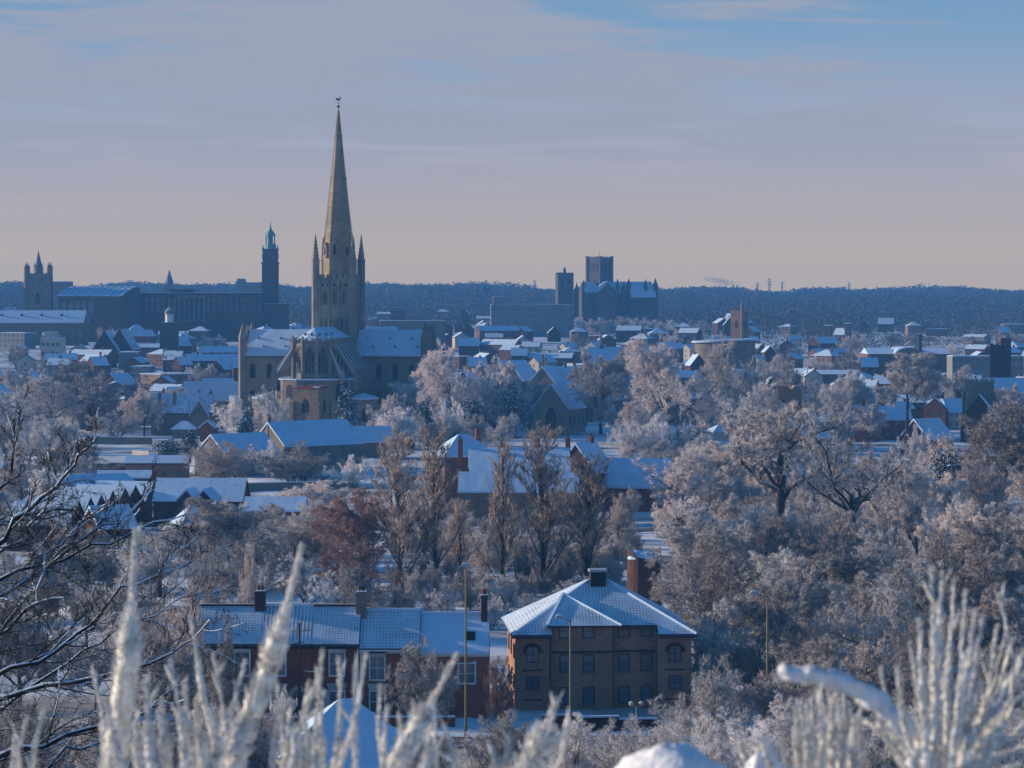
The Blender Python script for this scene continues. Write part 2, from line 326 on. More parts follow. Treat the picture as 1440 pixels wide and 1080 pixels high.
# ------------------------------------------------------------------ trees
def norm(a): return a/np.maximum(np.linalg.norm(a, axis=-1, keepdims=True), 1e-9)
def branch_out(rng, P, Rr, n, t0, t1, a0, a1, lr, K, wander, trop, rr=.6, taper=.3, shrink=.5, rmin=.01, flat=0):
    """children of a set of branches: P (N,K,3) points, Rr (N,K) radii -> the same for n children each"""
    N, Kp = P.shape[:2]
    t = t0+(t1-t0)*((np.arange(n)[None]+rng.random((N, n)))/n)
    s = t*(Kp-1); i = np.minimum(s.astype(int), Kp-2); f = (s-i)[..., None]; ar = np.arange(N)[:, None]
    A, B = P[ar, i], P[ar, i+1]
    pos = A*(1-f)+B*f; tan = norm(B-A)
    rad = Rr[ar, i]*(1-f[..., 0])+Rr[ar, i+1]*f[..., 0]
    Lp = np.linalg.norm(P[:, 1:]-P[:, :-1], axis=-1).sum(1)
    rv = rng.normal(size=pos.shape); perp = norm(np.cross(tan, rv))
    a = np.radians(a0+(a1-a0)*rng.random((N, n)))[..., None]
    d = tan*np.cos(a)+perp*np.sin(a); d[..., 2] = d[..., 2]*(1-flat)+trop; d = norm(d)
    Lc = lr*Lp[:, None]*(1-shrink*(t-t0)/max(t1-t0, .01))*rng.uniform(.65, 1.2, (N, n))
    pts = [pos]; step = (Lc/(K-1))[..., None]
    for k in range(K-1):
        d = d+rng.normal(size=d.shape)*wander; d[..., 2] += trop*.35; d = norm(d)
        pts.append(pts[-1]+d*step)
    P2 = np.stack(pts, 2).reshape(N*n, K, 3)
    r0 = np.maximum(rad*rr, rmin)
    R2 = r0[..., None]*np.linspace(1, taper, K); return P2, R2.reshape(N*n, K)
def tubes(P, Rr, n, flatcap=False):
    N, K = P.shape[:2]
    T = np.empty_like(P); T[:, 1:-1] = P[:, 2:]-P[:, :-2]; T[:, 0] = P[:, 1]-P[:, 0]; T[:, -1] = P[:, -1]-P[:, -2]; T = norm(T)
    ref = np.where(np.abs(T[..., 2:3]) > .9, np.array([1., 0, 0]), np.array([0, 0, 1.]))
    U = norm(np.cross(T, ref)); W = np.cross(T, U)
    th = np.arange(n)*2*np.pi/n
    V = P[:, :, None]+Rr[:, :, None, None]*(U[:, :, None]*np.cos(th)[:, None]+W[:, :, None]*np.sin(th)[:, None])
    idx = np.arange(N*K*n).reshape(N, K, n); j = np.roll(np.arange(n), -1)
    q = np.stack([idx[:, :-1], idx[:, :-1][..., j], idx[:, 1:][..., j], idx[:, 1:]], -1).reshape(-1, 4)
    return V.reshape(-1, 3), q
def needles(rng, P, n, l0, l1, wd, trop, spread=1.0):
    """thin frosted twiglets along branches, one tapering face each"""
    N, K = P.shape[:2]
    t = .1+.9*rng.random((N, n)); s = t*(K-1); i = np.minimum(s.astype(int), K-2); f = (s-i)[..., None]; ar = np.arange(N)[:, None]
    A, B = P[ar, i], P[ar, i+1]; pos = A*(1-f)+B*f; tan = norm(B-A)
    d = norm(tan*.8+spread*rng.normal(size=pos.shape)*.6+np.array([0, 0, trop]))
    L = rng.uniform(l0, l1, (N, n, 1)); side = norm(np.cross(d, rng.normal(size=d.shape)))*wd/2*rng.uniform(.7, 1.3, (N, n, 1))
    V = np.stack([pos-side, pos+side, pos+d*L+side*.25, pos+d*L-side*.25], 2).reshape(-1, 3)
    return V, np.arange(len(V)).reshape(-1, 4)
def cat_mesh(parts):
    Vs, Qs, b = [], [], 0
    for V, q in parts: Vs.append(V); Qs.append(q+b); b += len(V)
    return np.concatenate(Vs), np.concatenate(Qs)

def tree_geo(kind, seed):
    """returns trunk parts, crown parts of a tree about 12 m tall"""
    rng = np.random.default_rng(seed); H = 12.0
    def pole(h, r, lean=.03, K=6):
        z = np.linspace(0, h, K); P = np.zeros((1, K, 3)); P[0, :, 2] = z
        P[0, :, :2] = np.cumsum(rng.normal(0, lean, (K, 2))*h/K, 0); P[0, 0, :2] = 0; P[0, 0, 2] = -.4
        return P, r*np.linspace(1, .35, K)[None]
    if kind == 'oak':
        a = pole(4.6, .33); b = branch_out(rng, *a, 11, .42, 1, 20, 75, 1.45, 5, .17, .12, .55, shrink=.25)
        c = branch_out(rng, *b, 9, .18, 1, 28, 70, .52, 4, .2, .06); d = branch_out(rng, *c, 7, .12, 1, 28, 70, .58, 4, .22, .04)
        e_ = branch_out(rng, *d, 4, .2, 1, 25, 60, .6, 3, .2, .02); tw = (16, .14, .5, .030, .0)
    elif kind == 'vase':
        a = pole(6.4, .26); b = branch_out(rng, *a, 16, .22, 1, 25, 72, .95, 5, .1, .12, .5, shrink=.3)
        c = branch_out(rng, *b, 9, .14, 1, 22, 58, .52, 4, .14, .1); d = branch_out(rng, *c, 7, .12, 1, 22, 58, .58, 3, .15, .08)
        e_ = branch_out(rng, *d, 4, .2, 1, 20, 50, .6, 3, .15, .06); tw = (16, .16, .55, .028, .15)
    elif kind == 'poplar':
        a = pole(10.8, .15, .02, 9); b = branch_out(rng, *a, 46, .05, .98, 18, 38, .40, 6, .06, .13, .34, shrink=.62)
        c = branch_out(rng, *b, 6, .08, .95, 14, 34, .42, 4, .07, .16, shrink=.3); d = branch_out(rng, *c, 4, .15, 1, 12, 28, .5, 3, .08, .2, rmin=.012)
        e_ = branch_out(rng, *d, 3, .2, 1, 14, 30, .6, 3, .08, .2, rmin=.009); tw = (2, .2, .5, .02, .5)
    elif kind == 'gnarly':
        a = pole(4.2, .42, .12); b = branch_out(rng, *a, 8, .5, 1, 35, 75, 1.7, 8, .27, .05, .62, shrink=.15, taper=.35)
        c = branch_out(rng, *b, 7, .25, 1, 30, 75, .42, 5, .3, .05, .6); d = branch_out(rng, *c, 6, .2, 1, 25, 65, .55, 4, .25, .05)
        e_ = branch_out(rng, *d, 4, .2, 1, 25, 60, .6, 3, .2, .03); tw = (16, .14, .5, .030, .05)
    elif kind == 'weeping':
        a = pole(7.0, .24); b = branch_out(rng, *a, 16, .2, 1, 25, 65, .75, 6, .1, .08, .5, shrink=.35)
        c = branch_out(rng, *b, 8, .2, 1, 20, 60, .5, 5, .12, -.05); d = branch_out(rng, *c, 6, .2, 1, 20, 60, .6, 4, .12, -.18)
        e_ = branch_out(rng, *d, 4, .2, 1, 20, 50, .6, 3, .12, -.25); tw = (16, .16, .6, .028, -.3)
    elif kind == 'tall':
        a = pole(9.5, .2, .03, 8); b = branch_out(rng, *a, 16, .55, 1, 35, 75, .42, 5, .16, .05, .45, shrink=.4)
        c = branch_out(rng, *b, 8, .2, 1, 25, 60, .5, 4, .18, .02); d = branch_out(rng, *c, 6, .2, 1, 25, 60, .55, 3, .18, 0)
        e_ = branch_out(rng, *d, 4, .2, 1, 25, 60, .6, 3, .18, 0); tw = (16, .14, .5, .034, 0)
    else:  # bush: many stems from the ground
        n = 12; an = rng.random(n)*2*np.pi; til = np.radians(rng.uniform(5, 48, n)); Lb = rng.uniform(6, 10.5, n)
        d0 = np.stack([np.sin(til)*np.cos(an), np.sin(til)*np.sin(an), np.cos(til)], -1); pts = [np.concatenate([rng.normal(0, .5, (n, 2)), np.full((n, 1), -.3)], 1)]
        for k in range(5):
            d0 = norm(d0+rng.normal(size=d0.shape)*.12+[0, 0, .04]); pts.append(pts[-1]+d0*Lb[:, None]/5)
        b = (np.stack(pts, 1), .09*np.linspace(1, .35, 6)[None].repeat(n, 0)); a = None
        c = branch_out(rng, *b, 10, .1, 1, 22, 62, .42, 4, .16, .07, .6); d = branch_out(rng, *c, 7, .2, 1, 25, 60, .55, 3, .18, .04)
        e_ = branch_out(rng, *d, 4, .2, 1, 25, 60, .6, 3, .18, .03); tw = (16, .14, .5, .030, .05)
    tr = ([tubes(*a, 7)] if a else [])+[tubes(*b, 5), tubes(*c, 4)]
    d = (d[0], np.maximum(d[1], .020)); e_ = (e_[0], np.maximum(e_[1], .014 if kind != 'poplar' else .009))
    cr_ = [tubes(*d, 3), tubes(*e_, 3), needles(rng, e_[0], *tw)]
    return cat_mesh(tr), cat_mesh(cr_)
PROTO = {}
def tree_proto(kind, seed):
    (tv, tq), (cv, cq) = tree_geo(kind, seed)
    top = np.percentile(cv[:, 2], 99.7); wid = (np.percentile(cv[:, 0], 98)-np.percentile(cv[:, 0], 2)+np.percentile(cv[:, 1], 98)-np.percentile(cv[:, 1], 2))/2
    def me(n, V, q):
        o = build_np(n, V, [q], None); m = o.data; bpy.data.objects.remove(o); m.materials.append(None); return m
    PROTO.setdefault(kind, []).append((me('trunk_wood', tv, tq), me('crown_twigs', cv, cq), top, wid))
for kd, ns in (('oak', 3), ('vase', 3), ('poplar', 3), ('gnarly', 2), ('weeping', 1), ('tall', 1), ('bush', 3)):
    for s_ in range(ns): tree_proto(kd, 11+7*s_+len(kd))

TINTED = {}
TREES = []   # footprints, so that houses and trees keep off one another
trng = random.Random(3)
def tree(kind, x, y, H, W, crown, label, group=None, bark='bark', which=None, name='frosted_tree', cat='tree', z=None, sink=0):
    if kind == 'bush' and name == 'frosted_tree': name, cat = 'frosted_bush', 'bush'
    pr = PROTO[kind]; tm, cmsh, top, wid = pr[trng.randrange(len(pr)) if which is None else which % len(pr)]
    z = float(gz(x, y)) if z is None else z
    root = thing(name, label, cat, (x, y, z-sink), trng.uniform(0, 360), group)
    root.scale = (W/wid, W/wid, (H+sink)/top)
    for nm, msh, mt in (('trunk', tm, bark), ('crown', cmsh, crown)):
        if (msh.name, mt) not in TINTED:            # one copy of the mesh for each bark or frost colour
            c_ = msh.copy(); c_.materials[0] = M[mt]; TINTED[(msh.name, mt)] = c_
        link(nm, TINTED[(msh.name, mt)], root)
    TREES.append((x, y, W/2)); return root
def treepx(kind, px, ytop, Y, wpx, crown, label, group=None, **kw):
    """a tree at distance Y whose top shows at photo row ytop and whose crown is wpx photo pixels wide"""
    x = PX(px, Y); z = float(gz(x, Y)); H = ZP(ytop, Y)-z
    return tree(kind, x, Y, H, wpx*Y/F, crown, label, group, **kw)

def evergreen(name, label, x, y, H, W, seed, m='ivy', shape='dome', n=2600, leaf=.5, group=None):
    """snow-dusted evergreen: a trunk and a crown of many small leaf sprays"""
    rng = np.random.default_rng(seed); z = float(gz(x, y))
    root = thing(name, label, 'tree' if 'tree' in name or 'cedar' in name else 'shrub', (x, y, z), 0, group)
    MB().cyl(0, 0, -.3, H*.75, W*.035+.05, W*.012, 7).build('trunk', M['bark_dk'], root)
    if shape == 'cedar':   # level tiers of drooping boughs
        P = []
        for k in range(n//60):
            t = (k+.5)/(n/60); zz = H*(.18+.8*t); a = rng.random()*6.28; r = W/2*(1-t*.72)*rng.uniform(.75, 1.05)
            s_ = np.linspace(.12, 1, 60)+rng.normal(0, .02, 60); wob = rng.normal(0, .10, 60)*s_
            P.append(np.stack([np.cos(a+wob)*r*s_, np.sin(a+wob)*r*s_, zz-.22*r*s_**2+rng.normal(0, .12, 60)], -1))
        P = np.concatenate(P); nm = np.array([0, 0, 1.])+rng.normal(0, .33, P.shape)
    else:
        c = rng.normal(size=(26, 3)); c = norm(c)*rng.uniform(.3, .72, (26, 1)); k = rng.integers(0, 26, n)
        q = norm(rng.normal(size=(n, 3))); P = c[k]+q*rng.uniform(.20, .40, (n, 1)); nm = norm(q+rng.normal(0, .6, q.shape))
        P[:, 2] = np.maximum(P[:, 2], -.9); P = P*np.array([W/2, W/2, H*.5])+np.array([0, 0, H*.5])
    nm = norm(nm); u = norm(np.cross(nm, rng.normal(size=nm.shape))); v = np.cross(nm, u); s_ = leaf*rng.uniform(.6, 1.4, (len(P), 1))
    V = np.stack([P-u*s_*.5, P+v*s_*.3, P+u*s_*.5, P-v*s_*.3], 1).reshape(-1, 3)
    build_np('crown', V, [np.arange(len(V)).reshape(-1, 4)], M[m], root)
    TREES.append((x, y, W/2)); return root

# ------------------------------------------------------------------ house parts
def gable_wall(L, W, H, rise, inset=.02):
    return [(-W/2, -1.5), (W/2, -1.5), (W/2, H), (0, H+rise-inset), (-W/2, H)]
def gable_roof(L, W, H, rise, ov=.35, ovx=.25, th=.28):
    s = rise/(W/2); y = W/2+ov; zb = H-ov*s; up = th*math.hypot(1, s)
    poly = [(-y, zb), (0, H+rise), (y, zb), (y, zb+up), (0, H+rise+up), (-y, zb+up)]
    # two convex slopes meeting at the ridge
    m = MB()
    for sg in (1, -1):
        m.ext([(0, H+rise), (sg*y, zb), (sg*y, zb+up), (0, H+rise+up)][::sg], -L/2-ovx, L/2+ovx, 'x')
    return m
def hip_roof(L, W, H, rise, ov=.4, ridge=None, th=.25):
    rl = max(L-W, 0)*.5 if ridge is None else ridge/2; a, b = L/2+ov, W/2+ov
    s = rise/(W/2); zb = H-ov*s*.6
    m = MB(); z0 = zb+th
    m.add([(-a,-b,z0),(a,-b,z0),(a,b,z0),(-a,b,z0),(-rl,0,H+rise+th),(rl,0,H+rise+th),(-a,-b,zb),(a,-b,zb),(a,b,zb),(-a,b,zb)],
          [(0,1,5,4),(1,2,5),(2,3,4,5),(3,0,4),(6,7,1,0),(7,8,2,1),(8,9,3,2),(9,6,0,3),(9,8,7,6)]); return m
def chimney(parent, x, y, z0, z1, w=.9, d=.7, m='brick', pots=2):
    c = MB().box(x-w/2, x+w/2, y-d/2, y+d/2, z0, z1).box(x-w/2-.07, x+w/2+.07, y-d/2-.07, y+d/2+.07, z1-.35, z1-.1).build('chimney', M[m], parent)
    for i in range(pots):
        MB().cyl(x+(i-(pots-1)/2)*w/max(pots, 1)*.8, y, z1, z1+.55, .13, .11, 7).build('chimney_pot', M['brick_dk' if m != 'brick_dk' else 'brick'], c)
    return c
def arch(w_, h, n=7, pointed=True):
    """arched outline, base centre at the origin"""
    sp = h-w_*(.85 if pointed else .5); p = [(-w_/2, 0), (w_/2, 0), (w_/2, sp)]
    for i in range(1, n):
        t = i/n
        if pointed:
            a = math.acos(1-min(t, 1-t)*2*.5) if 0 else t*math.pi; x = w_/2*math.cos(a); z = sp+(h-sp)*(1-abs(math.cos(a))**1.6)
        else: a = t*math.pi; x = w_/2*math.cos(a); z = sp+(h-sp)*math.sin(a)
        p.append((x, z))
    p.append((-w_/2, sp)); return p
def face(side, W, L):
    """matrix that lays a drawing in the x-z plane on a wall: f front (-y), b back, l left, r right"""
    return {'f': Matrix.Translation((0, -W/2, 0)), 'b': Matrix.Translation((0, W/2, 0)) @ Matrix.Rotation(math.pi, 4, 'Z'),
            'r': Matrix.Translation((L/2, 0, 0)) @ Matrix.Rotation(math.pi/2, 4, 'Z'), 'l': Matrix.Translation((-L/2, 0, 0)) @ Matrix.Rotation(-math.pi/2, 4, 'Z')}[side]
def window(parent, T, x, z, w_, h, frame=None, sill=None, arched=None, mull=1, trans=1, pane='glass', proud=.03, fw=.07):
    """one window: pane with (optionally) a frame and a sill as its own pieces; T lays it on the wall"""
    TT = T @ Matrix.Translation((x, 0, z))
    poly = [(px_, pz) for px_, pz in arch(w_, h, pointed=arched == 'pointed')] if arched else [(-w_/2, 0), (w_/2, 0), (w_/2, h), (-w_/2, h)]
    o = MB(TT).ext(poly, -proud, .06).build('window', M[pane], parent)
    if frame:
        f = MB(TT); y0, y1 = -proud-.05, -proud+.01
        f.box(-w_/2-fw, -w_/2, y0, y1, 0, h); f.box(w_/2, w_/2+fw, y0, y1, 0, h); f.box(-w_/2-fw, w_/2+fw, y0, y1, h, h+fw); f.box(-w_/2-fw, w_/2+fw, y0, y1, -fw, 0)
        for i in range(mull): xx = -w_/2+w_*(i+1)/(mull+1); f.box(xx-.025, xx+.025, y0+.01, y1, 0, h)
        for i in range(trans): zz = h*(i+1)/(trans+1); f.box(-w_/2, w_/2, y0+.015, y1, zz-.03, zz+.03)
        f.build('frame', M[frame], o)
    if sill: MB(TT).box(-w_/2-.14, w_/2+.14, -proud-.12, .02, -.18, -fw-.002).build('sill', M[sill], o)
    return o
HOUSES = []
def house(name, label, cat, x, y, rz, L, W, H, rise, wall='brick', roof='roof', chims=(), wins=None, hip=False, group=None, ov=.35, z=None, ridge=None, fr=None, ch_m='brick', ww=(1.0, 1.3)):
    """gabled or hipped house; chims: (x, y, height above ridge) ; wins: {side: (per floor, floors)}"""
    z = float(gz(x, y)) if z is None else z
    r = thing(name, label, cat, (x, y, z), rz, group)
    if hip:
        MB().box(-L/2, L/2, -W/2, W/2, -1.5, H).build('wall', M[wall], r); rf = hip_roof(L, W, H, rise, ov, ridge).build('roof', M[roof], r)
    else:
        MB().ext(gable_wall(L, W, H, rise), -L/2, L/2, 'x').build('wall', M[wall], r); rf = gable_roof(L, W, H, rise, ov).build('roof', M[roof], r)
    for (cx, cyy, ch) in chims: chimney(rf, cx, cyy, H+rise*.2, H+rise+ch, m=ch_m)
    for side, (n, fl) in (wins or {}).items():
        T = face(side, W, L); wid = L if side in 'fb' else W
        for j in range(fl):
            for i in range(n):
                window(r, T, -wid/2+wid*(i+.5)/n, H*(j+.35)/fl, ww[0], ww[1], frame=fr)
    HOUSES.append((x, y, max(L, W)/2)); return r
# ------------------------------------------------------------------ the spired cathedral
def cathedral():
    r = thing('cathedral', 'great stone cathedral with tall crocketed spire and flying buttresses round its apse', 'cathedral', (PX(476, 900), 900, .6), -10)
    st = M['stone']
    # crossing tower
    t = MB(); h = 5.45; zt = 45.2
    t.box(-h, h, -h, h, 0, zt-1.2)
    for sx in (-1, 1):
        for sy in (-1, 1): t.cyl(sx*h, sy*h, 0, 49.2, 1.15, n=8); t.cyl(sx*h, sy*h, 49.2, 49.5, 1.3, n=8)
    for z in (22.6, 29.2, 33.2, 36.2, 41.0, 43.6): t.box(-h-.14, h+.14, -h-.14, h+.14, z, z+.3)
    tw = t.build('tower', st, r)
    for k in range(4):
        T = Matrix.Rotation(k*math.pi/2, 4, 'Z') @ Matrix.Translation((0, -h, 0))
        pa = MB(T)                                        # shafts, blind arcades and the parapet of one side
        for i in range(15): x = -4.1+8.2*i/14; pa.box(x-.09, x+.09, -.2, .02, 36.5, 40.9)
        for i in range(13): x = -4.1+8.2*i/12; pa.box(x-.13, x+.13, -.26, .02, 29.5, 33.1)
        for x in (-4.15, -1.5, 1.5, 4.15): pa.box(x-.2, x+.2, -.34, .02, 22.9, 43.5)
        for i in range(5): x = -3.4+6.8*i/4; pa.box(x-.55, x+.55, -.02, .4, 44.3, 45.3)
        pa.box(-h+1, h-1, 0, .4, 43.9, 44.3); pa.build('arcading', st, tw)
        for x in (-2.85, 0, 2.85): window(tw, T, x, 31.4-.1 if 0 else 36.7, .62, 3.9, arched='round', pane='dark', proud=.05)
        for i in range(7): window(tw, T, -3.6+7.2*i/6, 29.7, .5, 3.0, arched='round', pane='dark', proud=.05)
        for i in range(5): window(tw, T, -3.4+6.8*i/4, 41.9, .8, .8, arched='round', pane='dark', proud=.06)
    for sx in (-1, 1):
        for sy in (-1, 1):
            p = MB().cyl(sx*h, sy*h, 49.5, 57.0, 1.0, .06, n=8)
            for i in range(7):
                for a in range(8):
                    rr = 1.0*(1-i/7.6); an = a*math.pi/4+math.pi/8; x, y, z = sx*h+rr*math.cos(an), sy*h+rr*math.sin(an), 49.7+i
                    p.box(x-.09, x+.09, y-.09, y+.09, z, z+.22)
            p.build('pinnacle', M['spire'], r)
    # spire
    s = MB(); zb, ztip, rb = 44.3, 92.6, 4.55
    s.cyl(0, 0, zb, 52.0, rb, rb*.965, 8); s.cyl(0, 0, 52.0, ztip, rb*.955, .12, 8)
    for a in range(8):
        an = a*math.pi/4+math.pi/8
        for i in range(46):
            f = i/46; rr = rb*.955*(1-f)+.12*f+.06; z = 52+f*(ztip-52); x, y = rr*math.cos(an), rr*math.sin(an); q = .19-.1*f
            s.box(x-q, x+q, y-q, y+q, z, z+q*2.2)
        p0 = (rb*1.02*math.cos(an), rb*1.02*math.sin(an), zb); p1 = (.12*math.cos(an), .12*math.sin(an), ztip); s.bar(p0, p1, .26)
    for z in (72.5, 85): rr = rb*.955*(1-(z-52)/(ztip-52))+.2; s.cyl(0, 0, z, z+.45, rr+.12, rr+.1, 8)
    sp = s.build('spire', M['spire'], r)
    for k in range(8):      # lucarnes at the foot of the spire
        T = Matrix.Rotation(k*math.pi/4, 4, 'Z') @ Matrix.Translation((0, -rb*.90, 0)); big = k % 2 == 0
        hh = 5.2 if big else 4.0
        l = MB(T).ext([(-.85, 50.5), (.85, 50.5), (.85, 50.5+hh*.55), (0, 50.5+hh), (-.85, 50.5+hh*.55)], -.55, .8).box(-1, 1, -.7, -.4, 50.2, 50.5).build('lucarne', M['spire'], sp)
        window(sp, T, 0, 50.9, .9, hh*.62, arched='pointed', pane='dark', proud=.58)
    v = MB().cyl(0, 0, ztip-.2, 96.0, .07, .05, 6).cyl(0, 0, 93.2, 93.6, .12, .55, 8).cyl(0, 0, 93.6, 94, .55, .12, 8).bar((-.6, 0, 94.6), (.6, 0, 94.6), .1)
    v.ext([(-.75, 95.6), (-.3, 95.9), (.15, 95.75), (.45, 96.4), (.75, 96.5), (.6, 95.7), (.2, 95.25), (-.35, 95.3), (-.8, 96.2)], -.05, .05)
    v.build('weather_vane', M['black'], sp)
    # transepts and nave
    for nm, sx, x1 in (('south_transept', -1, 27), ('north_transept', 1, 26.5)):
        a, b = sorted((sx*5.3, sx*x1)); L = b-a; cx = (a+b)/2
        o = MB(Matrix.Translation((cx, 0, 0))).ext(gable_wall(L, 11, 22.6, 6.6), -L/2, L/2, 'x').build('transept', st, r)
        MB(Matrix.Translation((cx, 0, 0))).ext([(-5.9, 21.9), (0, 29.1), (0, 29.5), (-5.9, 22.3)], -L/2+.8, L/2-.8, 'x').ext([(5.9, 21.9), (5.9, 22.3), (0, 29.5), (0, 29.1)], -L/2+.8, L/2-.8, 'x').build('roof', M['snow'], o)
        cb = MB(Matrix.Translation((cx, 0, 0)))
        for i in range(int(L/1.1)): x = -L/2+.6+i*1.1; cb.box(x-.22, x+.22, -6.15, -5.5, 21.3, 21.95)
        cb.box(-L/2, L/2, -5.8, -5.5, 21.9, 22.15); cb.build('corbel_table', M['stone_dk'], o)
        for i in range(4): 
            for z, hh in ((15.5, 4.2), (8.5, 3.6)): window(o, Matrix.Translation((cx, -5.5, 0)), -L/2+3+i*(L-5)/3.4, z, 1.5, hh, arched='round', pane='dark')
        ga = MB(); xe = sx*x1
        ga.ext([(-5.7, 22), (5.7, 22), (0, 30.6)], xe-.45, xe+.45, 'x')
        for sy in (-1, 1):
            ga.cyl(xe, sy*5.2, -1, 27.6, 1.25, n=8)
            ga.cyl(xe, sy*5.2, 27.6, 31.6, 1.2, .05, 8)
        ga.build('gable_end', M['stone'] if sx < 0 else M['stone_dk'], o)
        d = MB()                                       # little roof vents
        for i in range(3):
            for j in range(2):
                x = cx-L/2+L*(i+.6+.3*j)/3.3; y = -2.2-1.9*j; z = 29.5-7.2*(-y)/5.9; d.ext([(x-.3, z), (x+.3, z), (x, z+.55)], y-.5, y+.3)
        d.build('roof_vent', M['lead'], o)
    L = 72; cy_ = 5.3+L/2
    T = Matrix.Translation((0, cy_, 0)) @ Matrix.Rotation(math.pi/2, 4, 'Z')
    na = MB(T).ext(gable_wall(L, 11, 22.6, 6.6), -L/2, L/2, 'x').build('nave', st, r)
    MB(T).ext([(-5.9, 21.9), (0, 29.1), (0, 29.5), (-5.9, 22.3)], -L/2, L/2, 'x').ext([(5.9, 21.9), (5.9, 22.3), (0, 29.5), (0, 29.1)], -L/2, L/2, 'x').build('roof', M['snow'], na)
    MB(T).box(-L/2, L/2, -11, -5.5, 0, 11).box(-L/2, L/2, 5.5, 11, 0, 11).build('aisle', st, na)
    # presbytery with a many-sided apse, towards the viewer
    def outline(w_, y0, yc, n=5):
        p = [(w_, y0), (-w_, y0), (-w_, yc)]
        return p+[(-w_*math.cos(math.pi*i/n), yc-w_*math.sin(math.pi*i/n)) for i in range(1, n)]+[(w_, yc)]
    yc = -29.0
    pr = MB().ext(outline(6.2, -5.3, yc)[::-1], 0, 26.6, 'z')
    o6 = outline(6.5, -5.3, yc)
    for i in range(len(o6)-1 if 0 else len(o6)):       # battlements
        a, b = Vector((*o6[i], 0)), Vector((*o6[(i+1) % len(o6)], 0))
        if i == 0: continue
        n = max(2, int((b-a).length/1.5))
        for k in range(n):
            p = a.lerp(b, (k+.5)/n); pr.box(p.x-.38, p.x+.38, p.y-.38, p.y+.38, 26.2, 27.5)
        if 2 <= i <= 6: pr.cyl(a.x, a.y, 0, 28.0, .42, n=6)
    ps = pr.build('presbytery', st, r)
    rb_ = outline(5.9, -5.3, yc); n = len(rb_)
    V = [(x, y, 26.7) for x, y in rb_]+[(0, -5.3, 30.4), (0, yc, 30.4)]
    fs = [(0, 1, n), (1, 2, n+1, n)]+[(i, i+1, n+1) for i in range(2, n-1)]+[(n-1, 0, n, n+1)]
    MB().add(V, fs).build('roof', M['snow'], ps)
    d = MB()
    for x, y in ((-2, yc-2.5), (0, yc-3.2), (2, yc-2.6), (3.4, yc), (3.4, yc+6)): d.box(x-.25, x+.25, y-.3, y+.3, 27.8, 28.9)
    d.build('roof_vent', M['lead'], ps)
    for i in range(2, n-1):
        a, b = Vector((*outline(6.2, -5.3, yc)[i], 0)), Vector((*outline(6.2, -5.3, yc)[i+1], 0)); mid = (a+b)/2; dd = (b-a).normalized()
        T = Matrix.Translation(mid) @ Matrix(((dd.x, -dd.y, 0, 0), (dd.y, dd.x, 0, 0), (0, 0, 1, 0), (0, 0, 0, 1)))
        wd = (b-a).length
        w_ = window(ps, T, 0, 17.8, wd*.66, 7.6, arched='pointed', pane='dark', proud=.05)
        tr = MB(T)
        for k in (-1, 0, 1): tr.box(k*wd*.165-.07, k*wd*.165+.07, -.16, 0, 17.8, 24 if k else 24.8)
        for z in (20.2, 22.6): tr.box(-wd*.33, wd*.33, -.15, 0, z, z+.12)
        ar = arch(wd*.66, 7.6); big = arch(wd*.84, 8.2)
        for k in range(2, len(ar)-1): p, q = ar[k], ar[k+1]; tr.bar((p[0], -.1, p[1]+17.8), (q[0], -.1, q[1]+17.8), .3)
        tr.build('tracery', st, w_)
    for sx in (-1, 1):
        for i in range(5): window(ps, face('r' if sx > 0 else 'l', 0, 12.4), (-26.5+i*4.4)*(1 if sx > 0 else -1), 17.8, 2.2, 7.2, arched='pointed', pane='dark')
    am = MB().ext(outline(11.2, -5.4, yc, 7)[::-1], -1, 16.0, 'z').build('ambulatory', M['stone_dk'], r)
    MB().ext(outline(11.6, -5.4, yc, 7)[::-1], 16.0, 16.25, 'z').build('snow_cover', M['snow'], am)
    oa = outline(11.2, -5.4, yc, 7)
    for i in range(2, len(oa)-1):
        a, b = Vector((*oa[i], 0)), Vector((*oa[i+1], 0)); mid = (a+b)/2; dd = (b-a).normalized()
        T = Matrix.Translation(mid) @ Matrix(((dd.x, -dd.y, 0, 0), (dd.y, dd.x, 0, 0), (0, 0, 1, 0), (0, 0, 0, 1)))
        window(am, T, 0, 10.6, 2.4, 4.2, arched='round', pane='dark')
    for sx in (-1, 1):
        c = MB().cyl(sx*13.5, yc+1, -1, 10.5, 4.4, n=14).build('chapel', st, r)
        MB().cyl(sx*13.5, yc+1, 10.5, 11.0, 4.7, 4.6, 14).cyl(sx*13.5, yc+1, 11.0, 12.2, 4.6, .3, 14).build('roof', M['snow'], c)
        for k in range(3): 
            T = Matrix.Translation((sx*13.5, yc+1, 0)) @ Matrix.Rotation((k-1)*.8+sx*.3, 4, 'Z') @ Matrix.Translation((0, -4.35, 0)); window(c, T, 0, 4.5, 1.2, 3.6, arched='round', pane='dark', proud=.08)
    # flying buttresses, the radial ones round the apse and the straight flights along both sides
    def flyer(p, q):
        p, q = Vector(p), Vector(q)
        f = MB().bar(p, q, .55, 1.0); d = (q-p); f.box(q.x-.6, q.x+.6, q.y-.6, q.y+.6, 13, q.z+1.3); f.cyl(q.x, q.y, q.z+1.3, q.z+3.2, .6, .05, 4)
        o = f.build('flying_buttress', st, r); up = Vector((0, 0, .62)); MB().bar(p+up, q+up, .62, .25).build('snow_cover', M['snow'], o)
    for sx in (-1, 1):
        for i in range(6): y = -9.5-i*3.9; flyer((sx*6.2, y, 25.2), (sx*11.8, y, 16.6))
    for i in (1, 4):
        a = math.pi*i/5; flyer((-6.2*math.cos(a), yc-6.2*math.sin(a), 24.8), (-11.8*math.cos(a), yc-11.8*math.sin(a), 16.6))
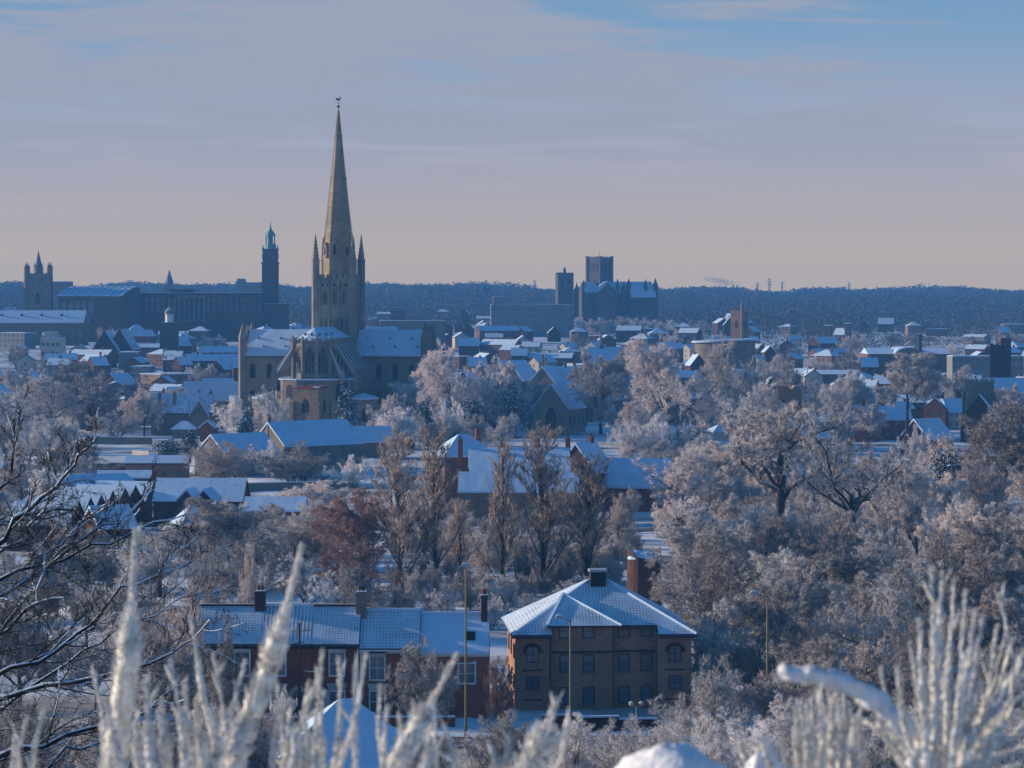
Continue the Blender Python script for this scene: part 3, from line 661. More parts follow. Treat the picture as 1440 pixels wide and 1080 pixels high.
    TREES.append((PX(476, 900), 885, 34)); TREES.append((PX(430, 880), 872, 16)); HOUSES.append((PX(476, 930), 935, 40))
cathedral()

def church_tower(name, label, px, Y, ztop, W, rz, m='flint', par=1.0, win=(2.0, 4.0, .62), merlons=4, cap=None, clasp=0, z0=None, wn=1, cat='church tower', group=None, band=None):
    """square tower with battlements, belfry openings and stair or corner turrets"""
    x = PX(px, Y); z = float(gz(x, Y)) if z0 is None else z0; r = thing(name, label, cat, (x, Y, z), rz, group); H = ztop-z; h = W/2
    b = MB().box(-h, h, -h, h, -2, H-par)
    for f in (.33, .6): b.box(-h-.1, h+.1, -h-.1, h+.1, H*f, H*f+.25)
    if clasp:
        for sx in (-1, 1):
            for sy in (-1, 1): b.box(sx*h-clasp, sx*h+clasp, sy*h-clasp, sy*h+clasp, -2, H*.78)
    b.build('wall', M[m], r)
    p = MB().box(-h-.12, h+.12, -h-.12, h+.12, H-par, H-par*.5)
    for k in range(4):
        p.M = Matrix.Rotation(k*math.pi/2, 4, 'Z')
        for i in range(merlons): xx = -h+W*(i+.5)/merlons; q = W/merlons*.27; p.box(xx-q, xx+q, -h-.12, -h+.35, H-par*.5, H)
    p.build('parapet', M[band or m], r)
    for k in range(4):
        T = Matrix.Rotation(k*math.pi/2, 4, 'Z') @ Matrix.Translation((0, -h, 0))
        for i in range(wn): window(r, T, -h+W*(i+.5)/wn if wn > 1 else 0, H*win[2], win[0], win[1], arched='pointed', pane='dark', proud=.05)
    TREES.append((x, Y, W*.75)); HOUSES.append((x, Y, W)); return r, H, h

# stubby flint tower below the cathedral
r, H, h = church_tower('church_tower', 'squat brown flint tower with red brick top and arched belfry window below the cathedral', 438, 760, 18.3, 6.9, -22, 'flint', .7, (1.7, 3.9, .60), 1, clasp=.5, band='brick')
MB().cyl(.2, .4, H, H+4.2, .07, .05, 6).bar((-.5, .4, H+3.3), (.9, .4, H+3.3), .1).build('flagpole', M['black'], r)
# city hall with its clock tower
def city_hall():
    Y = 1750; x = PX(275, Y); z = float(gz(x, Y)); r = thing('city_hall', 'long brick city hall with tall clock tower topped by green copper lantern', 'city hall', (x, Y, z), 2)
    top = ZP(412, Y)-z; L = 76
    b = MB().box(-L/2, L/2, -9, 9, -3, top-.8).box(-L/2-.3, L/2+.3, -9.3, 9.3, top-.8, top).box(-14, -1, -6, 6, top, top+2.2)
    b.box(L/2, L/2+14, -7, 9, -3, top-6); b.build('wall', M['brick_hall'], r)
    sn = MB().box(-L/2, L/2, -9, 9, top, top+.25).box(L/2, L/2+14, -7, 9, top-6, top-5.8).build('roof', M['snow'], r)
    T = Matrix.Translation((0, -9, 0))
    for i in range(24):
        xx = -L/2+2+i*(L-4)/23
        if -9 < xx < 6: continue
        for z_, hh in ((top-5.5, 2.4), (top-10.5, 3.2)): window(r, T, xx, z_, 1.1, hh)
    po = MB().box(-9.5, 6.5, -10.2, -9, top-3, top-1.2)
    po.box(-9.5, 6.5, -10.6, -9, top-16, top-14.5); po.build('portico', M['stone_dk'], r)
    for i in range(6): MB().cyl(-8.4+i*2.75, -9.9, top-14.5, top-3, .52, .46, 10).build('column', M['stone'], r)
    for xx in (20, 28, 31): MB().cyl(xx, -9.6, top-13, top-2, .3, .3, 8).build('pilaster', M['stone'], r)
    tx = (PX(380, Y)-x); tz = ZP(350, Y)-z; h = 4.55
    t = MB(Matrix.Translation((tx, 0, 0))).box(-h, h, -h, h, 0, tz-7.5).box(-h+.35, h-.35, -h+.35, h-.35, tz-7.5, tz-.8).box(-h, h, -h, h, tz-.8, tz).box(-h-.6, h+.6, -h-.6, h+.6, tz-8.1, tz-7.5)
    tw = t.build('clock_tower', M['brick_hall'], r)
    for k in range(4):
        T = Matrix.Translation((tx, 0, 0)) @ Matrix.Rotation(k*math.pi/2, 4, 'Z') @ Matrix.Translation((0, -h+.3, tz-4.2)) @ Matrix.Rotation(math.pi/2, 4, 'X')
        c = MB(T).cyl(0, 0, 0, .2, 1.75, 1.75, 20).build('clock_face', M['dark'], tw)
        g = MB(T)
        for i in range(12): a = i*math.pi/6; g.box(1.45*math.cos(a)-.16, 1.45*math.cos(a)+.16, 1.45*math.sin(a)-.16, 1.45*math.sin(a)+.16, .2, .27)
        g.bar((0, 0, .25), (-.8, .9, .25), .22).bar((0, 0, .25), (-.35, -.75, .25), .26); g.build('clock_hands', M['gold'], tw)
    l = MB(Matrix.Translation((tx, 0, tz)))
    l.cyl(0, 0, 0, 2.8, 3.6, 3.3, 8).cyl(0, 0, 7.2, 8.0, 3.1, 3.1, 8).cyl(0, 0, 2.8, 7.2, 1.5, 1.5, 8)
    for i in range(8): a = i*math.pi/4+math.pi/8; l.cyl(2.5*math.cos(a), 2.5*math.sin(a), 2.8, 7.2, .36, .36, 6)
    l.lathe([(2.9, 8.0), (2.3, 9.2), (1.2, 10.4), (.7, 11.4), (.35, 13), (.03, 16)], 8); l.build('lantern', M['copper'], tw)
    f = MB(Matrix.Translation((tx, 0, tz)))
    for sx in (-1, 1):
        for sy in (-1, 1): f.cyl(sx*(h-.4), sy*(h-.4), 0, 2.2, .35, .08, 6)
    f.build('finial', M['stone_dk'], tw)
    for k, xx in enumerate((-L/2+10, L/2-12)): pass
    HOUSES.append((x, Y, 42)); HOUSES.append((x+30, Y, 20))
city_hall()
def library():
    Y = 1720; x = PX(140, Y); z = float(gz(x, Y)); r = thing('library', 'brick library under a long curved ribbed snowy roof beside the many-pinnacled church tower', 'library', (x, Y, z), -14)
    top = ZP(417, Y)-z; L, W = 36, 30
    pts = [(-W/2+W*i/12, top+5.2*math.sin(math.pi*(i/12)*.62+math.pi*.02)) for i in range(13)]
    MB().ext([(-W/2, -3), (W/2, -3)]+[(p[0], p[1]-.3) for p in pts[::-1]], -L/2, L/2, 'x').build('wall', M['brick_hall'], r)
    rf = MB()
    for p, q in zip(pts[:-1], pts[1:]): rf.ext([p, q, (q[0], q[1]+.4), (p[0], p[1]+.4)], -L/2-1, L/2+1, 'x')
    rf.build('roof', M['snow'], r); rb = MB()
    for i in range(9):
        xx = -L/2+L*(i+.5)/9
        for p, q in zip(pts[:-1], pts[1:]): rb.bar((xx, p[0], p[1]+.45), (xx, q[0], q[1]+.45), .5, .3)
    rb.build('roof_rib', M['lead'], r)
    for i in range(5): window(r, face('f', W, L), -15+i*4, top-9, 2.6, 6)
    HOUSES.append((x, Y, 25))
library()
# market church: tower with four turrets and lead fleche
r, H, h = church_tower('church_tower', 'dark church tower with corner turrets and slim lead spirelet on the skyline', 54, 1720, ZP(384, 1720), 13.0, 4, 'stone_dk', 1.2, (2.6, 6, .55), 4, clasp=1.0)
for sx in (-1, 1):
    for sy in (-1, 1): MB().cyl(sx*(h-.3), sy*(h-.3), H*.6, H+2.6, 1.35, 1.2, 8).lathe([(1.35, H+2.6), (1.0, H+3.8), (.4, H+4.6), (.06, H+6.3)], 8, sx*(h-.3), sy*(h-.3)).build('turret', M['stone_dk'], r)
f = MB().cyl(0, 0, H-1, H+3.5, 2.9, 2.6, 8).cyl(0, 0, H+3.5, H+12.5, 2.2, .06, 8)
for k in range(8): a = k*math.pi/4; f.cyl(2.4*math.cos(a), 2.4*math.sin(a), H+2.4, H+5.2, .3, .05, 5); f.bar((2.3*math.cos(a), 2.3*math.sin(a), H+3.6), (.9*math.cos(a), .9*math.sin(a), H+6.4), .25)
f.build('spirelet', M['lead'], r)
# distant thin spire
Y = 2600; x = PX(238, Y); z = float(gz(x, Y)); r = thing('church_spire', 'distant slender spire rising from the tree line beyond the city hall', 'spire', (x, Y, z))
MB().box(-3.4, 3.4, -3.4, 3.4, -2, ZP(399, Y)-z).build('wall', M['stone_dk'], r); MB().cyl(0, 0, ZP(399, Y)-z, ZP(379, Y)-z, 4.0, .05, 8).build('roof', M['lead'], r)

def hilltop_church():
    Y = 2200; x = PX(843, Y); z = float(gz(x, Y)); r = thing('hilltop_church', 'big grey church on the far ridge with square battlemented tower and smaller tower beside', 'church', (x, Y, z), 8)
    st = M['ridge_stone']; H = ZP(361, Y)-z; s = Y/F
    T = Matrix.Rotation(R(38), 4, 'Z'); h = 6.1
    t = MB(T).box(-h, h, -h, h, 0, H-1.6).box(-h-.2, h+.2, -h-.2, h+.2, H-1.6, H-.9)
    for sx in (-1, 1):
        for sy in (-1, 1): t.box(sx*h-.8, sx*h+.8, sy*h-.8, sy*h+.8, 0, H+.4)
    for z_ in (H-10.5, H-15.5): t.box(-h-.2, h+.2, -h-.2, h+.2, z_, z_+.4)
    for k in range(4):
        t.M = T @ Matrix.Rotation(k*math.pi/2, 4, 'Z')
        for i in range(4): xx = -h+2*h*(i+.5)/4; t.box(xx-.8, xx+.8, -h-.2, -h+.5, H-.9, H)
    tw = t.build('crossing_tower', M['ridge_stone'], r)
    for k in range(4):
        TT = T @ Matrix.Rotation(k*math.pi/2, 4, 'Z') @ Matrix.Translation((0, -h, 0))
        for i in (-1, 0, 1): window(tw, TT, i*3.3, H-10, 1.9, 6.5, arched='pointed', pane='dark', proud=.1); window(tw, TT, i*3.3, H-20, 1.4, 4, arched='pointed', pane='dark', proud=.1)
    MB().cyl(0, 0, H, H+5, .12, .08, 5).build('flagpole', M['black'], tw)
    zr, ze = ZP(397, Y)-z, ZP(410, Y)-z
    for nm, cx, cyy, L, rz in (('nave', 12, -2, 52, 8), ('transept', 0, 0, 44, 96)):
        TT = Matrix.Translation((cx, cyy, 0)) @ Matrix.Rotation(R(rz), 4, 'Z')
        o = MB(TT).ext(gable_wall(L, 13, ze, zr-ze), -L/2, L/2, 'x').build(nm, st, r)
        MB(TT).ext([(-7, ze-.6), (0, zr), (0, zr+.5), (-7, ze)], -L/2+.5, L/2-.5, 'x').ext([(7, ze-.6), (7, ze), (0, zr+.5), (0, zr)], -L/2+.5, L/2-.5, 'x').build('roof', M['snow'], o)
        for i in range(7): window(o, TT @ Matrix.Translation((0, -6.5, 0)), -L/2+4+i*(L-8)/6, ze-7, 1.6, 5, arched='pointed', pane='dark')
    ze2, zr2 = ZP(417, Y)-z, ZP(402, Y)-z                       # lower choir to the right
    TT = Matrix.Translation((29, -6, 0)) @ Matrix.Rotation(R(2), 4, 'Z'); L = 19
    o = MB(TT).ext(gable_wall(L, 13, ze2, zr2-ze2), -L/2, L/2, 'x').build('choir', st, r)
    MB(TT).ext([(-7, ze2-.6), (0, zr2), (0, zr2+.5), (-7, ze2)], -L/2+.5, L/2-.5, 'x').ext([(7, ze2-.6), (7, ze2), (0, zr2+.5), (0, zr2)], -L/2+.5, L/2-.5, 'x').build('roof', M['snow'], o)
    for i in range(7): window(o, TT @ Matrix.Translation((0, -6.5, 0)), -L/2+1.6+i*2.6, ze2-7, 1.0, 5, arched='pointed', pane='dark')
    for px, top, w_ in ((818, 392, 1.2), (866, 391, 1.3), (882, 391, 1.6), (906, 392, 1.5), (920, 391, 1.9), (875, 397, 2.2), (808, 397, 1.5)):
        xx = PX(px, Y)-x; zt = ZP(top, Y)-z; MB().cyl(xx, -8, 0, zt-5.5, w_, w_, 8).cyl(xx, -8, zt-5.5, zt, w_*1.1, .05, 8).build('pinnacle', st, r)
    xx = PX(790, Y)-x; zt = ZP(384, Y)-z; h = 5.6               # the smaller tower, left
    t = MB(Matrix.Translation((xx, -10, 0))).box(-h, h, -h, h, 0, zt-1).box(-h-.3, h+.3, -h-.3, h+.3, zt-1, zt-.4)
    for i in range(4):
        q = -h+2*h*(i+.5)/4; t.box(q-.8, q+.8, -h-.3, -h+.4, zt-.4, zt+.3); t.box(q-.8, q+.8, h-.4, h+.3, zt-.4, zt+.3)
    tw = t.build('small_tower', st, r); MB(Matrix.Translation((xx, -10, zt-.5))).cyl(0, 0, 0, 2.6, 1.2, 1.1, 8).cyl(0, 0, 2.6, 5, 1.3, .05, 8).build('cupola', M['lead'], tw)
    for q in (-2.2, 2.2): window(tw, Matrix.Translation((xx, -10-h, 0)), q, zt-8, 1.5, 4, arched='pointed', pane='dark')
    HOUSES.append((x, Y, 45)); HOUSES.append((x+30, Y, 25)); TREES.append((x, Y, 45))
hilltop_church()

# ------------------------------------------------------------------ other named towers and large buildings
r, H, h = church_tower('church_tower', 'reddish church tower with stair turret and snowy string course above the white curved roof', 1040, 1500, ZP(436, 1500), 6.4, -32, 'brick_tan', .9, (1.6, 3.6, .66), 3)
MB().cyl(h-.4, -h+.6, 0, H+2.6, 1.0, .9, 8).cyl(h-.4, -h+.6, H+2.6, H+4.2, 1, .05, 8).build('turret', M['stone_dk'], r)
r, H, h = church_tower('church_tower', 'battlemented dark church tower with one sunlit buttress beside the orange house', 1377, 860, ZP(533, 860), 6.9, 2, 'stone_dk', 1.1, (1.8, 3.6, .55), 5, clasp=.55)
r, H, h = church_tower('church_tower', 'dark blunt tower with taller stair turret among the roofs beyond the battlemented tower', 1406, 1100, ZP(483, 1100), 7.0, -8, 'brick_dk', .8, (1.5, 3.2, .6), 4)
MB().box(h-3.2, h+.4, -1, 3, 0, H+2.0).build('turret', M['brick_dk'], r)
# roofless round brick tower
Y = 800; x = PX(1099, Y); z = float(gz(x, Y)); H = ZP(544, Y)-z; r = thing('round_tower', 'old round roofless brick tower with jagged snowy rim among frosted trees', 'tower', (x, Y, z))
ro, ri = 5.1, 4.0; n = 28
V, fs = [], []
for k in range(n):
    a = 2*math.pi*k/n; t = H+(0.5 if k % 4 < 2 else -.45)
    for rr, zz in ((ro, -1), (ro, t), (ri, t), (ri, -1)): V.append((rr*math.cos(a), rr*math.sin(a), zz))
for k in range(n):
    b0, b1 = 4*k, 4*((k+1) % n)
    for j in range(3): fs.append((b0+j, b1+j, b1+j+1, b0+j+1))
MB().add(V, fs).build('wall', M['brick_tan'], r)
for k in range(6): window(r, Matrix.Rotation(k*1.05, 4, 'Z') @ Matrix.Translation((0, -ro+.03, 0)), 0, H*.7, .7, 1.8, arched='round', pane='dark', proud=.06)
TREES.append((x, Y, 6))

for px, yt, yb, w_, Y, lb in ((1165, 458, 476, 9, 1700, 'small grey tower block with snowy flat top, the broader of the pair'), (1192, 455, 474, 9, 1760, 'small grey tower block with snowy flat top, the slimmer and taller of the pair')):
    x = PX(px, Y); z = float(gz(x, Y)); H = ZP(yt, Y)-z; W = w_*Y/F*(1.0 if px < 1180 else .8); r = thing('tower_block', lb, 'tower block', (x, Y, z), -20)
    MB().box(-W/2, W/2, -W/2, W/2, -2, H).build('wall', M['brick_hall'], r); MB().box(-W/2-.2, W/2+.2, -W/2-.2, W/2+.2, H, H+.5).build('roof', M['snow'], r)
    for i in range(4): window(r, face('f', W, W), 0, 2+i*(H-3)/4, W*.6, 1.2)
    HOUSES.append((x, Y, 8))
# works with barrel roof and brick stack
Y = 1300; x = PX(1273, Y); z = float(gz(x, Y)); s = Y/F; r = thing('factory', 'long low works with a barrel vaulted roof section under snow', 'factory', (x, Y, z), 3)
zt = ZP(489, Y)-z; L = 116*s
MB().box(-L/2, -6, -9, 9, -2, zt-2.4).build('wall', M['brick_tan'], r); MB().box(6, L/2, -9, 9, -2, zt-2.4).build('wall', M['brick_tan'], r)
MB().ext([(-9.4, zt-2.4), (9.4, zt-2.4), (0, zt)], -L/2, -6.2, 'x').ext([(-9.4, zt-2.4), (9.4, zt-2.4), (0, zt)], 6.2, L/2, 'x').build('roof', M['snow'], r)
arc = [(-6.2*math.cos(math.pi*i/10), zt-3+3.0*math.sin(math.pi*i/10)) for i in range(11)]
MB().ext(arc[::-1]+[(-6.2, -2), (6.2, -2)], -11, 9).build('vault_end', M['stone_dk'], r)
v = MB()
for p, q in zip(arc[:-1], arc[1:]): v.ext([p, q, (q[0]*1.03, q[1]+.5), (p[0]*1.03, p[1]+.5)], -11.5, 9.3)
v.build('vault_roof', M['snow'], r)
for i in range(6): window(r, Matrix.Translation((0, -9, 0)), -L/2+2+i*1.9, zt-6, 1.2, 2)
HOUSES.append((x, Y, 20))
Y = 1285; x = PX(1294, Y); z = float(gz(x, Y)); r = thing('factory_chimney', 'tall dark square brick stack standing in front of the barrel roofed works', 'chimney', (x, Y, z))
H = ZP(470, Y)-z; MB().cyl(0, 0, -1, H-1, 1.05, .85, 4).cyl(0, 0, H-1, H, 1.0, 1.0, 4).build('stack', M['brick_dk'], r); MB().cyl(0, 0, H, H+.2, .9, .85, 4).build('snow_cap', M['snow'], r)
# white disc roof
Y = 1290; x = PX(1022, Y); z = float(gz(x, Y)); H = ZP(478, Y)-z; r = thing('round_hall', 'wide hall under a sweeping flat oval white roof near the reddish tower', 'hall', (x, Y, z), 0)
rr = 47*Y/F; Mt = Matrix.Rotation(R(-2.5), 4, 'Y') @ Matrix.Scale(.7, 4, (0, 1, 0))
MB(Mt).cyl(0, 0, H-.5, H+.15, rr, rr*.99, 40).build('roof', M['snow'], r); MB(Mt).cyl(0, 0, -2, H-.9, rr*.9, rr*.9, 40).build('wall', M['stone_dk'], r); HOUSES.append((x, Y, 16)); HOUSES.append((x-8, Y, 10))
def slab(name, label, px, yt, Y, wpx, depth, hgt, m, rz=0, bays=10, floors=2, pent=None, cat='office block', ww=(1.6, 1.5)):
    """flat-roofed block: parapet, snow on the roof, rows of windows"""
    x = PX(px, Y); z = float(gz(x, Y)); H = ZP(yt, Y)-z; L = wpx*Y/F; r = thing(name, label, cat, (x, Y, z), rz)
    MB().box(-L/2, L/2, -depth/2, depth/2, -2, H).box(-L/2-.1, L/2+.1, -depth/2-.1, depth/2+.1, H-.35, H+.35).build('wall', M[m], r)
    MB().box(-L/2+.2, L/2-.2, -depth/2+.2, depth/2-.2, H+.35, H+.55).build('roof', M['snow'], r)
    for j in range(floors):
        for i in range(bays): window(r, face('f', depth, L), -L/2+L*(i+.5)/bays, H-hgt*(j+.8)/floors, min(ww[0], L/bays*.7), ww[1])
    if pent:
        a, b, hh = pent; c = MB().box(a*L, b*L, -depth/4, depth/4, H+.5, H+.5+hh).build('penthouse', M[m], r); MB().box(a*L, b*L, -depth/4, depth/4, H+.502+hh, H+.75+hh).build('roof_snow', M['snow'], c)
    HOUSES.append((x, Y, L/2)); return r
slab('office_block', 'long pale concrete office block with raised plant room, below the far ridge church', 748, 429, 1900, 116, 16, 8, 'concrete', 2, 16, 2, (-.47, -.33, 4.5))
slab('slab_block', 'grey flat topped slab block on the skyline behind the clock tower', 352, 398, 2300, 36, 14, 8, 'concrete', -3, 8, 2, (-.5, -.2, 2.5))
slab('office_block', 'white banded low office block right of the works chimney', 1385, 502, 1180, 100, 12, 5, 'concrete', 2, 12, 2)
slab('office_block', 'flat grey block on the skyline just right of the many-pinnacled church tower', 84, 397, 1850, 30, 14, 8, 'concrete', -5, 5, 2)
slab('terrace_block', 'white fronted flat roofed block between the dark gables and hall roof', 75, 476, 1350, 28, 9, 8, 'cream', -8, 4, 2, (-.3, .2, 2))
slab('shop_block', 'long flat roofed tan block just behind the north transept roof', 580, 452, 1620, 92, 12, 7, 'stone_dk', 3, 12, 2)
slab('brick_block', 'small tan brick block with pots crowding its top, right of the cathedral tower', 560, 437, 1740, 18, 7, 7, 'brick_tan', -10, 3, 2, (-.4, .4, 1.2))
# hall with long roof lit by rooflights
Y = 1640; x = PX(50, Y); r = house('long_hall', 'long hall with snowy roof, rooflights and a row of tall windows below the library', 'hall', x, Y, -1, 53, 18, ZP(453, Y)-float(gz(x, Y)), 5.9, 'brick_tan', 'snow', (), {'f': (16, 1)}, ov=.6, ww=(1.6, 3))
d = MB()
for i in range(4): xx = -17+i*10.5; d.box(xx-.6, xx+.6, -4.9, -4.0, ZP(444, Y)-float(gz(x, Y)), ZP(443, Y)-float(gz(x, Y))+.6)
d.build('rooflight', M['dark'], r)
# ------------------------------------------------------------------ brown flats at the foot of the hill
def flats():
    Y = 306; x = PX(843, Y); z = float(gz(x, Y+7)); r = thing('apartment_block', 'three storey brown brick flats under a hipped tiled roof dusted with snow', 'flats', (x, Y+7, z), 3.5)
    W, D = 17.2, 14.2; h, d = W/2, D/2; He = ZP(891, Y)-z; s = .60; step = 1.3; Hc = He+step*s
    xa, xb = -5.15, 5.3                         # recessed middle between two end bays
    m = MB().box(-h, xa, -d, d, -2, He).box(xb, h, -d, d, -2, He).box(xa, xb, -d+step, d-step, -2, Hc)
    m.box(xa, .9, -d+.55, -d+step, -2, Hc-.02)    # slightly forward left half of the middle
    b = m.build('wall', M['brick_flat'], r)
    q = MB()
    q.box(xa, .86, -d+.47, -d+.6, He-1.95, He-1.72).box(.92, xb, -d+step-.08, -d+step+.05, He-1.95, He-1.72)
    for c in (-7.0, 7.0):
        for zz in (He-3.6, He-6.5): q.box(c-.95, c+.95, -d-.06, -d+.05, zz, zz+.16)
    q.build('brick_band', M['brick_dk'], b)
    # roof: main hips with lower edges stepping down over the end bays
    ov = .5; Ze = He-.25; zr = Ze+(d+ov)*s; rl = .95; th = .22
    def zz(y): return Ze+(d+ov-abs(y))*s+th
    yE, yC = -d-ov, -d+step-ov
    V = [(-h-ov, yE, zz(yE)), (xa, yE, zz(yE)), (xa, yC, zz(yC)), (xb, yC, zz(yC)), (xb, yE, zz(yE)), (h+ov, yE, zz(yE)), (rl, 0, zr+th), (-rl, 0, zr+th)]
    Vb = [(p[0], -p[1], p[2]) for p in V[:6]]
    rf = MB().add(V+Vb+[(p[0], p[1], p[2]-th) for p in V[:6]+Vb], [
        (0, 1, 2, 7), (2, 3, 6, 7), (3, 4, 5, 6), (5, 13, 6), (13, 12, 11, 6), (11, 10, 7, 6), (10, 9, 8, 7), (8, 0, 7)]
        +[(14+i, 14+i+1, i+1, i) for i in range(5)]+[(19, 25, 13, 5), (14, 0, 8, 20), (20+0, 8, 9, 21), (21, 9, 10, 22), (22, 10, 11, 23), (23, 11, 12, 24), (24, 12, 13, 25)]
        +[(14, 20, 21, 22, 23, 24, 25, 19, 18, 17, 16, 15)])
    ro = rf.build('roof', M['tiles_a'], r)
    # the small hip over the forward half
    yF = -d-.15; px_ = -4.1; x0, x1 = xa-.05, 1.75; pz = zz(-d*.30)+.03; py = -d*.30
    xm = -3.6
    MB().add([(x0-.4, yF, zz(yC)+.05), (x1, yF, zz(yC)+.05), (xm, py, pz+.15), (x1, yC+.1, zz(yC)+.06), (x0-.4, yC+.1, zz(yC)+.06), (x0-.4, yF, zz(yC)-.12), (x1, yF, zz(yC)-.12)],
             [(0, 1, 2), (1, 3, 2), (2, 4, 0), (5, 6, 1, 0), (6, 3, 1)]).build('front_hip', M['tiles_a'], ro)
    hp = MB()                                    # ridge and hip lines under snow
    for p, q_ in ((V[0], V[7]), (V[5], V[6]), (V[6], V[7]), (Vb[0], V[7]), (Vb[5], V[6])): hp.bar(Vector(p)+Vector((0, 0, .06)), Vector(q_)+Vector((0, 0, .06)), .3, .22)
    hp.bar((x1, yF, zz(yC)+.12), (xm, py, pz+.2), .26, .2); hp.bar((x0-.4, yF, zz(yC)+.12), (xm, py, pz+.2), .26, .2)
    hp.build('ridge_cap', M['snow'], ro)
    v = MB().box(-.75, .75, -.9, .6, zr-.3, zr+1.15).build('chimney', M['dark'], r); MB().box(-.9, .9, -1.05, .75, zr+1.152, zr+1.4).build('chimney_cap', M['metal'], v)
    g = MB(); g.box(-h-ov-.05, xa, yE-.12, yE-.004, Ze-.12, Ze+.04).box(xb, h+ov+.05, yE-.12, yE-.004, Ze-.12, Ze+.04).box(1.8, xb, yC-.12, yC-.004, zz(yC)-th-.12, zz(yC)-th+.04); g.build('gutter', M['black'], r)
    MB().cyl(.98, -d+step-.09, -1, Hc-.3, .06, .06, 6).cyl(xa-.1, -d-.08+.3 if 0 else -d-.08, -1, He-.4, .06, .06, 6).build('drainpipe', M['black'], r)
    T1 = Matrix.Translation((0, -d+.55, 0)); T2 = Matrix.Translation((0, -d+step, 0)); T0 = Matrix.Translation((0, -d, 0))
    for T, xs in ((T1, (-3.75, -1.45)), (T2, (2.1, 4.3))):
        for xx in xs:
            for zc, hh in ((He-.38, 1.15), (He-3.75, 1.6), (He-6.95, 1.6)): window(r, T, xx, zc, .95, hh, 'wood', 'stone_dk', None, 0, 1, fw=.09)
    for c in (-7.0, 7.0):
        window(r, T0, c, He-2.7, 1.1, 1.45, 'wood', None, 'round', 1, 1)
        a = MB(T0 @ Matrix.Translation((c, 0, He-2.7)))
        for k in range(8): t0, t1 = math.pi*k/8, math.pi*(k+1)/8; a.bar((.85*math.cos(t0), -.05, .9+.8*math.sin(t0)), (.85*math.cos(t1), -.05, .9+.8*math.sin(t1)), .1, .34)
        a.build('brick_arch', M['brick_dk'], r)
        window(r, T0, c, He-5.4, 1.1, 1.2, 'wood', None, None, 1, 1)
    for yy in (-4, 0, 4):
        for zc in (He-2.6, He-5.6): window(r, face('l', D, W), yy, zc, 1, 1.3, 'wood')
    HOUSES.append((x, Y+7, 11)); TREES.append((x, Y+7, 11)); TREES.append((x, Y-8, 9))
flats()

